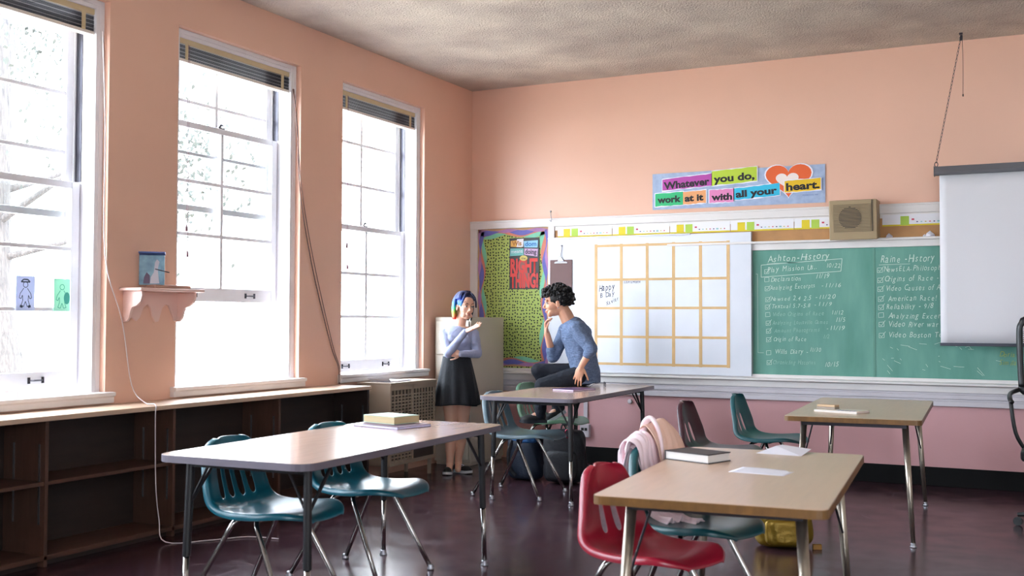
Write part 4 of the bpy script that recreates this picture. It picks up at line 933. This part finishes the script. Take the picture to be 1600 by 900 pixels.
def face_parts(M, par, lipcol='a8564f', brow='1a1212'):
    w = MB(); k = MB(); b = MB(); l = MB()
    for s in (-1, 1):
        w.ell((.0775, s*.030, .009), (.0095, .0125, .0085), M, 14, 10); k.ell((.0845, s*.030, .009), (.0035, .0058, .0058), M, 12, 8)
        b.tube([M @ Vector(p) for p in ((.089, s*.014, .033), (.090, s*.030, .039), (.080, s*.047, .034))], [.0022, .003, .0012], 6)
        k.tube([M @ Vector(p) for p in ((.082, s*.018, .013), (.086, s*.030, .0185), (.079, s*.043, .012))], .0015, 6)
    obj('eye', w, mat('eye_white', 'd8d0cc', .3), par, smooth=True); obj('iris', k, mat('dark_iris', '1c1210', .3), par, smooth=True)
    obj('eyebrow', b, mat('brow', brow, .8), par, smooth=True)
    l.ell((.0945, 0, -.0535), (.0055, .0195, .0042), M).ell((.0925, 0, -.064), (.0060, .016, .0048), M)
    obj('lips', l, mat('lips', lipcol, .4), par, smooth=True)
def hand(mb, Wp, ax, nrm, thumb, curls, s=1.0, spread=.10, tcurl=.3, lens=(.070, .078, .073, .057), tl=1.0):
    Wp = Vector(Wp); ax = Vector(ax).normalized(); nrm = Vector(nrm); nrm = (nrm-ax*nrm.dot(ax)).normalized(); lat = ax.cross(nrm).normalized()*thumb
    q = Matrix((ax, lat, nrm)).transposed()
    mb.ell(Wp+ax*.048*s, (.052*s, .038*s, .0145*s), rot=q); mb.ell(Wp+ax*.066*s+lat*.004*s, (.026*s, .037*s, .0125*s), rot=q); mb.cap(Wp-ax*.01, Wp+ax*.03*s, .022*s, .021*s)
    mb.ell(Wp+ax*.035*s+lat*.024*s+nrm*.006*s, (.030*s, .016*s, .014*s), rot=q)
    for i in range(4):
        off = (.028, .0095, -.0095, -.027)[i]; p = Wp+ax*(.084, .089, .086, .079)[i]*s+lat*off*s
        d = (ax+lat*(off*spread*40)).normalized(); r = (.0086, .0088, .0084, .0074)[i]*s; c = curls[i]
        mb.cap(p-ax*.03*s, p, r*1.05, r*1.05, seg=10)
        for j, f in enumerate((.45, .31, .24)):
            ang = c*(.8, 1.1, .7)[j]; d = (d*math.cos(ang)+nrm*math.sin(ang)).normalized() if j else (d*math.cos(ang)+nrm*math.sin(ang)).normalized()
            # keep bending about the same axis
            e = p+d*lens[i]*f*s; mb.cap(p, e, r, r*.92, seg=10); p = e; r *= .92
            side = lat; nrm_l = (nrm-d*nrm.dot(d)); nrm_u = nrm_l.normalized() if nrm_l.length > .2 else -ax
            nrm_keep = nrm; 
    p = Wp+ax*.022*s+lat*.030*s+nrm*.006*s; d = (ax*.75+lat*.62+nrm*.25).normalized(); r = .0110*s
    for j, L_ in enumerate((.034, .030, .024)):
        e = p+d*L_*s*tl; mb.cap(p, e, r, r*.88, seg=10); p = e; r *= .88; d = (d+(-lat*.5+nrm*.45+ax*.25)*tcurl).normalized()
def basis(fwd, up):
    f = Vector(fwd).normalized(); u = Vector(up); u = (u-f*u.dot(f)).normalized(); y = u.cross(f); return Matrix((f, y, u)).transposed()
def headM(c, fwd, up, s=1.0):
    return Matrix.Translation(c) @ basis(fwd, up).to_4x4() @ Matrix.Scale(s, 4)

# --- the sitting man: local x runs to the picture's right, y away, z up
V = Vector
man = empty('person', (1.50, -.86, 0), YA, 'curly-haired person in a blue-grey shirt sitting on the table, chin on hand', 'person')
HM = headM(V((-.190, .0, 1.440)), (-1, -.06, -.10), (-.16, .0, 1), 1.03)
b = MB(); head_geo(b, HM)
b.cap((-.135, 0, 1.39), (-.085, 0, 1.285), .054, .060); b.cap((-.11, 0, 1.35), (-.09, 0, 1.30), .055, .058)
b.tube([(-.08, 0, 1.27), (-.045, 0, 1.19), (-.01, 0, 1.08), (.03, 0, .93), (.04, 0, .83)], [(.075, .12), (.10, .155), (.10, .145), (.095, .13), (.11, .14)], 20, flat=(1, 0, 0))
SHN, ELN, WRN = V((-.03, -.165, 1.225)), V((.085, -.245, 1.065)), V((.004, -.215, .925))
SHF, ELF, WRF = V((-.10, .14, 1.215)), V((-.215, .10, .990)), V((-.268, .03, 1.192))
b.cap(SHN, ELN, .048, .036); b.cap(ELN, WRN, .036, .025); b.cap(SHF, ELF, .046, .036); b.cap(ELF, WRF, .037, .025)
hand(b, WRN, (-.30, .02, -1), (.30, .95, -.05), 1, (.15, .22, .26, .35), 1.0, .16, .1)
hand(b, WRF, (-.20, -.06, 1), (.95, -.15, .25), -1, (.95, 1.05, 1.1, 1.15), .96, .04, .5)
HPN, KNN, ANN = V((.02, -.095, .845)), V((-.312, -.145, .762)), V((-.328, -.10, .535))
HPF, KNF, ANF = V((.02, .095, .845)), V((-.335, .10, .872)), V((-.160, .11, .575))
b.cap(HPN, KNN, .072, .050); b.cap(KNN, ANN, .050, .034); b.cap(HPF, KNF, .072, .050); b.cap(KNF, ANF, .050, .034)
b.cap(ANN, ANN+V((-.09, -.02, -.05)), .03, .025); b.cap(ANF, ANF+V((-.08, -.02, -.08)), .03, .025)
fuse('body', b, M_skin2, man, .0042, 4); face_parts(HM, man)
sh_ = MB()
sh_.tube([(-.098, 0, 1.295), (-.082, 0, 1.27), (-.035, 0, 1.20), (.005, 0, 1.09), (.035, 0, .96), (.055, 0, .86), (.060, 0, .775)], [(.070, .10), (.095, .150), (.125, .185), (.125, .180), (.118, .170), (.125, .175), (.120, .175)], 26, flat=(1, 0, 0))
sh_.ell((-.02, 0, 1.20), (.125, .18, .09)); sh_.ell((.05, -.0, .86), (.10, .17, .10))
sh_.cap(SHN, ELN, .066, .054); sh_.cap(ELN, ELN.lerp(WRN, .32), .054, .044); sh_.cap(SHF, ELF, .064, .052); sh_.cap(ELF, ELF.lerp(WRF, .30), .052, .042); sh_.ell(SHN, (.075, .065, .07)); sh_.ell(SHF, (.07, .065, .07))
M_shirt = mat('blue_grey_marl_shirt', '6a7b98', .9, bump=.5, bscale=22, col2='4e5d7a', vscale=60, stretch=(1, 1, 3), detail=3)
fuse('shirt', sh_, M_shirt, man, .006, 4, .016, .07)
tr_ = MB()
tr_.ell((.035, 0, .84), (.125, .175, .085)); tr_.cap(HPN, KNN, .090, .066); tr_.cap(KNN, ANN+V((0, 0, -.02)), .062, .046); tr_.cap(HPF, KNF, .090, .066); tr_.cap(KNF, ANF+V((.0, 0, -.01)), .062, .046)
fuse('trousers', tr_, cloth_mat('dark_navy_denim', '0e1320', .4, 30), man, .006, 4, .012, .06)
def shoe(par, P, fwd, up, m_up, m_sole, s=1.0, laces=None):
    M = Matrix.Translation(P) @ basis(fwd, up).to_4x4() @ Matrix.Scale(s, 4)
    u = MB(); u.ell((.075, 0, .038), (.10, .042, .034), M); u.ell((.0, 0, .055), (.052, .038, .05), M); u.cap((-.005, 0, .06), (-.005, 0, .095), .036, .034, M); u.ell((.12, 0, .03), (.055, .043, .026), M)
    o = fuse('shoe', u, m_up, par, .004, 3)
    pts = [(-.058, 0), (-.045, .032), (.03, .034), (.11, .047), (.16, .036), (.182, 0), (.16, -.040), (.11, -.047), (.03, -.036), (-.045, -.032)]
    pts = [(p.x, p.y) for p in smooth_path([(a, b_, 0) for a, b_ in pts+[pts[0]]], 4)][:-1]
    so = MB(); n = len(pts); vs = [(x, y, (.0 if x < .1 else (x-.1)*.12)) for x, y in pts]+[(x*.985, y*.97, .026+(.0 if x < .1 else (x-.1)*.08)) for x, y in pts]
    so.add([M @ V(v) for v in vs], [tuple(range(n)), tuple(range(n, 2*n))]+[(i, (i+1) % n, (i+1) % n+n, i+n) for i in range(n)])
    obj('sole', so, m_sole, o)
    if laces:
        lc = MB()
        for i in range(4): x = .045+i*.022; z = .078-i*.008; lc.tube([M @ V((x, -.022, z-.006)), M @ V((x+.006, 0, z+.004)), M @ V((x, .022, z-.006))], .003, 6)
        obj('laces', lc, laces, o)
    return o
M_shoe = mat('black_canvas', '121214', .7); M_sole = mat('white_rubber_sole', 'c9ccd0', .5)
shoe(man, V((-.325, -.10, .455)), (-1, -.25, -.02), (0, 0, 1), M_shoe, mat('dark_sole', '20222a', .6), .98, M_paper)
shoe(man, V((-.150, .115, .495)), (-.86, -.28, -.50), (-.5, -.05, .86), M_shoe, M_sole, 1.0, M_paper)
hr = MB(); iM = HM
for i in range(1100):
    th = math.acos(1-2*rng.random()); ph = rng.uniform(0, 2*PI); d = V((math.sin(th)*math.cos(ph), math.sin(th)*math.sin(ph), math.cos(th)))
    if d.z < -.55: continue
    if d.x > .25 and d.z < .18: continue
    if d.x > .0 and d.z < -.05: continue
    k = rng.uniform(1.0, 1.26); p = V((-.018+d.x*.108*k, d.y*.092*k, .040+d.z*.100*k)); r = rng.uniform(.006, .0125)
    hr.ell(p, (r, r*rng.uniform(.7, 1.2), r*rng.uniform(.7, 1.2)), HM, 8, 6)
for i in range(90): p = V((.055+rng.uniform(-.02, .045), rng.uniform(-.06, .06), .085+rng.uniform(-.012, .045))); r = rng.uniform(.009, .015); hr.ell(p, (r, r, r), HM, 8, 6)
hr.ell((-.022, 0, .048), (.103, .086, .092), HM)
obj('curly_hair', hr, mat('black_hair', '110d0f', .45, spec=.4), man, smooth=True)
obj('earring', MB().ell((-.002, .083, -.036), (.004, .004, .005), HM), M_alu, man, smooth=True)

# --- the standing woman
wo = empty('person', (.50, -1.15, 0), YA, 'person with rainbow-dyed hair in a grey top and black skirt, standing and gesturing', 'person')
HW_ = headM(V((.060, -.01, 1.405)), (.50, -.86, -.04), (.10, -.02, 1), .95)
b = MB(); head_geo(b, HW_)
b.cap((.040, .0, 1.35), (.018, 0, 1.24), .044, .047)
b.tube([(.013, 0, 1.245), (.012, 0, 1.20), (.008, 0, 1.10), (-.005, 0, .99), (-.005, 0, .90), (-.003, 0, .84)], [(.085, .055), (.125, .075), (.115, .085), (.095, .07), (.125, .09), (.13, .09)], 22, flat=(1, 0, 0))
SR, ER, WR = V((-.110, -.005, 1.178)), V((-.072, -.145, 1.02)), V((.080, -.275, 1.205))
SL, EL, WL = V((.136, .0, 1.176)), V((.172, -.06, 1.015)), V((.035, -.165, 1.015))
b.cap(SR, ER, .038, .030); b.cap(ER, WR, .030, .020); b.cap(SL, EL, .038, .030); b.cap(EL, WL, .030, .020)
hand(b, WR, (.88, -.20, .42), (-.15, -.45, .86), 1, (.05, .10, .14, .20), .92, .10, .05)
hand(b, WL, (-.95, .05, .12), (.1, .9, .1), 1, (.35, .4, .45, .5), .90, .05, .3)
for hx, kx, ax_, ay, ky in ((-.055, -.054, -.060, -.01, -.02), (.050, .046, .010, .04, -.01)):
    b.tube([(hx, 0, .86), (hx*1.05, 0, .70), (hx, -.005, .56), (kx, ky, .44), (kx, ky+.012, .36), ((kx+ax_)/2, ay/2+.02, .27), (ax_, ay, .12), (ax_, ay, .07)], [.085, .080, .066, .050, .048, .050, .031, .032], 18)
    b.cap((ax_, ay, .08), (ax_, ay-.08, .035), .03, .026)
fuse('body', b, M_skin, wo, .0042, 4); face_parts(HW_, wo, 'a8524f')
tp_ = MB()
tp_.tube([(.014, 0, 1.248), (.013, 0, 1.235), (.010, 0, 1.20), (.007, -.004, 1.12), (.0, 0, 1.03), (-.008, 0, .98), (-.008, 0, .95)], [(.062, .050), (.095, .065), (.140, .084), (.128, .100), (.108, .084), (.112, .084), (.118, .086)], 26, flat=(1, 0, 0))
for s in (-1, 1): tp_.ell((.010+s*.052, -.060, 1.125), (.055, .05, .055))
tp_.cap(SR, ER, .050, .041); tp_.cap(ER, WR-(WR-ER)*.02, .040, .027); tp_.cap(SL, EL, .050, .040); tp_.cap(EL, WL, .039, .027); tp_.ell(SR, (.050, .052, .045)); tp_.ell(SL, (.050, .052, .045))
fuse('top', tp_, cloth_mat('heather_grey_jersey', '8f94ae', .25, 40), wo, .005, 4, .008, .05)
def sk(u, v):
    a = 2*PI*u; rx = .118+(.190-.118)*(1-(1-v)**1.25) if v > 0 else .118; ry = .088+.072*v
    pl = 1+.055*v*math.sin(a*11+.6)+.03*v*math.sin(a*5)
    return (-.008+.006*v+rx*math.cos(a)*pl, ry*math.sin(a)*pl, .985-.405*v+.008*v*math.sin(a*3))
obj('skirt', MB().grid(sk, 120, 24), cloth_mat('black_skirt_cloth', '0c0e14', .2, 50), wo, smooth=True, mods=(('SOLIDIFY', dict(thickness=.003)),))
obj('waistband', MB().tube([(-.008, 0, .955), (-.008, 0, .99)], [(.121, .091), (.119, .089)], 40, flat=(1, 0, 0)), bpy.data.materials['black_skirt_cloth'], wo, smooth=False)
shoe(wo, V((-.060, -.01, .002)), (-.15, -1, 0), (0, 0, 1), M_shoe, M_sole, .86, M_paper)
shoe(wo, V((.010, .04, .002)), (.75, -.66, 0), (0, 0, 1), M_shoe, M_sole, .86, M_paper)
def hair_mat():
    M = mat('rainbow_dyed_hair', '1d3f8a', .4); N = M.node_tree.nodes; L = M.node_tree.links; b = N['Principled BSDF']
    tc = N.new('ShaderNodeTexCoord'); sp_ = N.new('ShaderNodeSeparateXYZ'); L.new(tc.outputs['Object'], sp_.inputs[0])
    def ramp(z0, z1, stops):
        mr = N.new('ShaderNodeMapRange'); mr.inputs[1].default_value = z0; mr.inputs[2].default_value = z1; L.new(sp_.outputs[2], mr.inputs[0])
        r = N.new('ShaderNodeValToRGB'); el = r.color_ramp.elements
        while len(el) < len(stops): el.new(.5)
        for e, (p, c) in zip(el, stops): e.position = p; e.color = lin(c)
        L.new(mr.outputs[0], r.inputs[0]); return r
    r1 = ramp(1.27, 1.52, [(0, 'b8141c'), (.18, 'd2281c'), (.30, 'd88a3c'), (.42, '7fc23a'), (.52, '22c58a'), (.62, '1e7fc0'), (.80, '1a3f9a'), (1, '141c4a')])
    r2 = ramp(1.27, 1.52, [(0, '15131c'), (.5, '14131d'), (.85, '121a3a'), (1, '131a40')])
    mx = N.new('ShaderNodeMapRange'); mx.inputs[1].default_value = .035; mx.inputs[2].default_value = .075; L.new(sp_.outputs[0], mx.inputs[0])
    x = N.new('ShaderNodeMix'); x.data_type = 'RGBA'; L.new(mx.outputs[0], x.inputs[0]); L.new(r1.outputs[0], x.inputs[6]); L.new(r2.outputs[0], x.inputs[7]); L.new(x.outputs[2], b.inputs['Base Color'])
    return M
hw = MB()
hw.ell((-.020, 0, .050), (.098, .086, .084), HW_)
for i in range(230):
    ph = rng.uniform(-2.6, 2.6) + PI   # around the back and sides
    c, s = math.cos(ph), math.sin(ph); k = rng.uniform(.97, 1.08)
    end = -.085+rng.uniform(-.03, .02); back = (c < .35)
    if c > .62: continue
    pts = [V((.035, s*.015, .136*k)), V((-.02+c*.055, s*.055*k, .122*k)), V((-.02+c*.095*k, s*.088*k, .07)), V((-.018+c*.100*k, s*.095*k, .01)), V((-.018+c*.098*k, s*.092*k, -.045)), V((-.02+c*(.088+rng.uniform(-.01, .015)), s*.086, end))]
    if c > .05: pts = pts[:3]
    hw.tube([HW_ @ p for p in smooth_path(pts, 3)], .0075, 6)
for i in range(60):                                   # swept fringe
    t = rng.random(); s = -1 if t < .5 else 1
    p = [V((.02, .02, .138)), V((.062, s*.035, .118)), V((.080, s*.058, .078)), V((.066, s*.078, .030+rng.uniform(-.02, .01)))]
    hw.tube([HW_ @ q_+V((0, 0, rng.uniform(-.003, .006))) for q_ in smooth_path(p, 3)], .007, 6)
obj('rainbow_hair', hw, hair_mat(), wo, smooth=True)
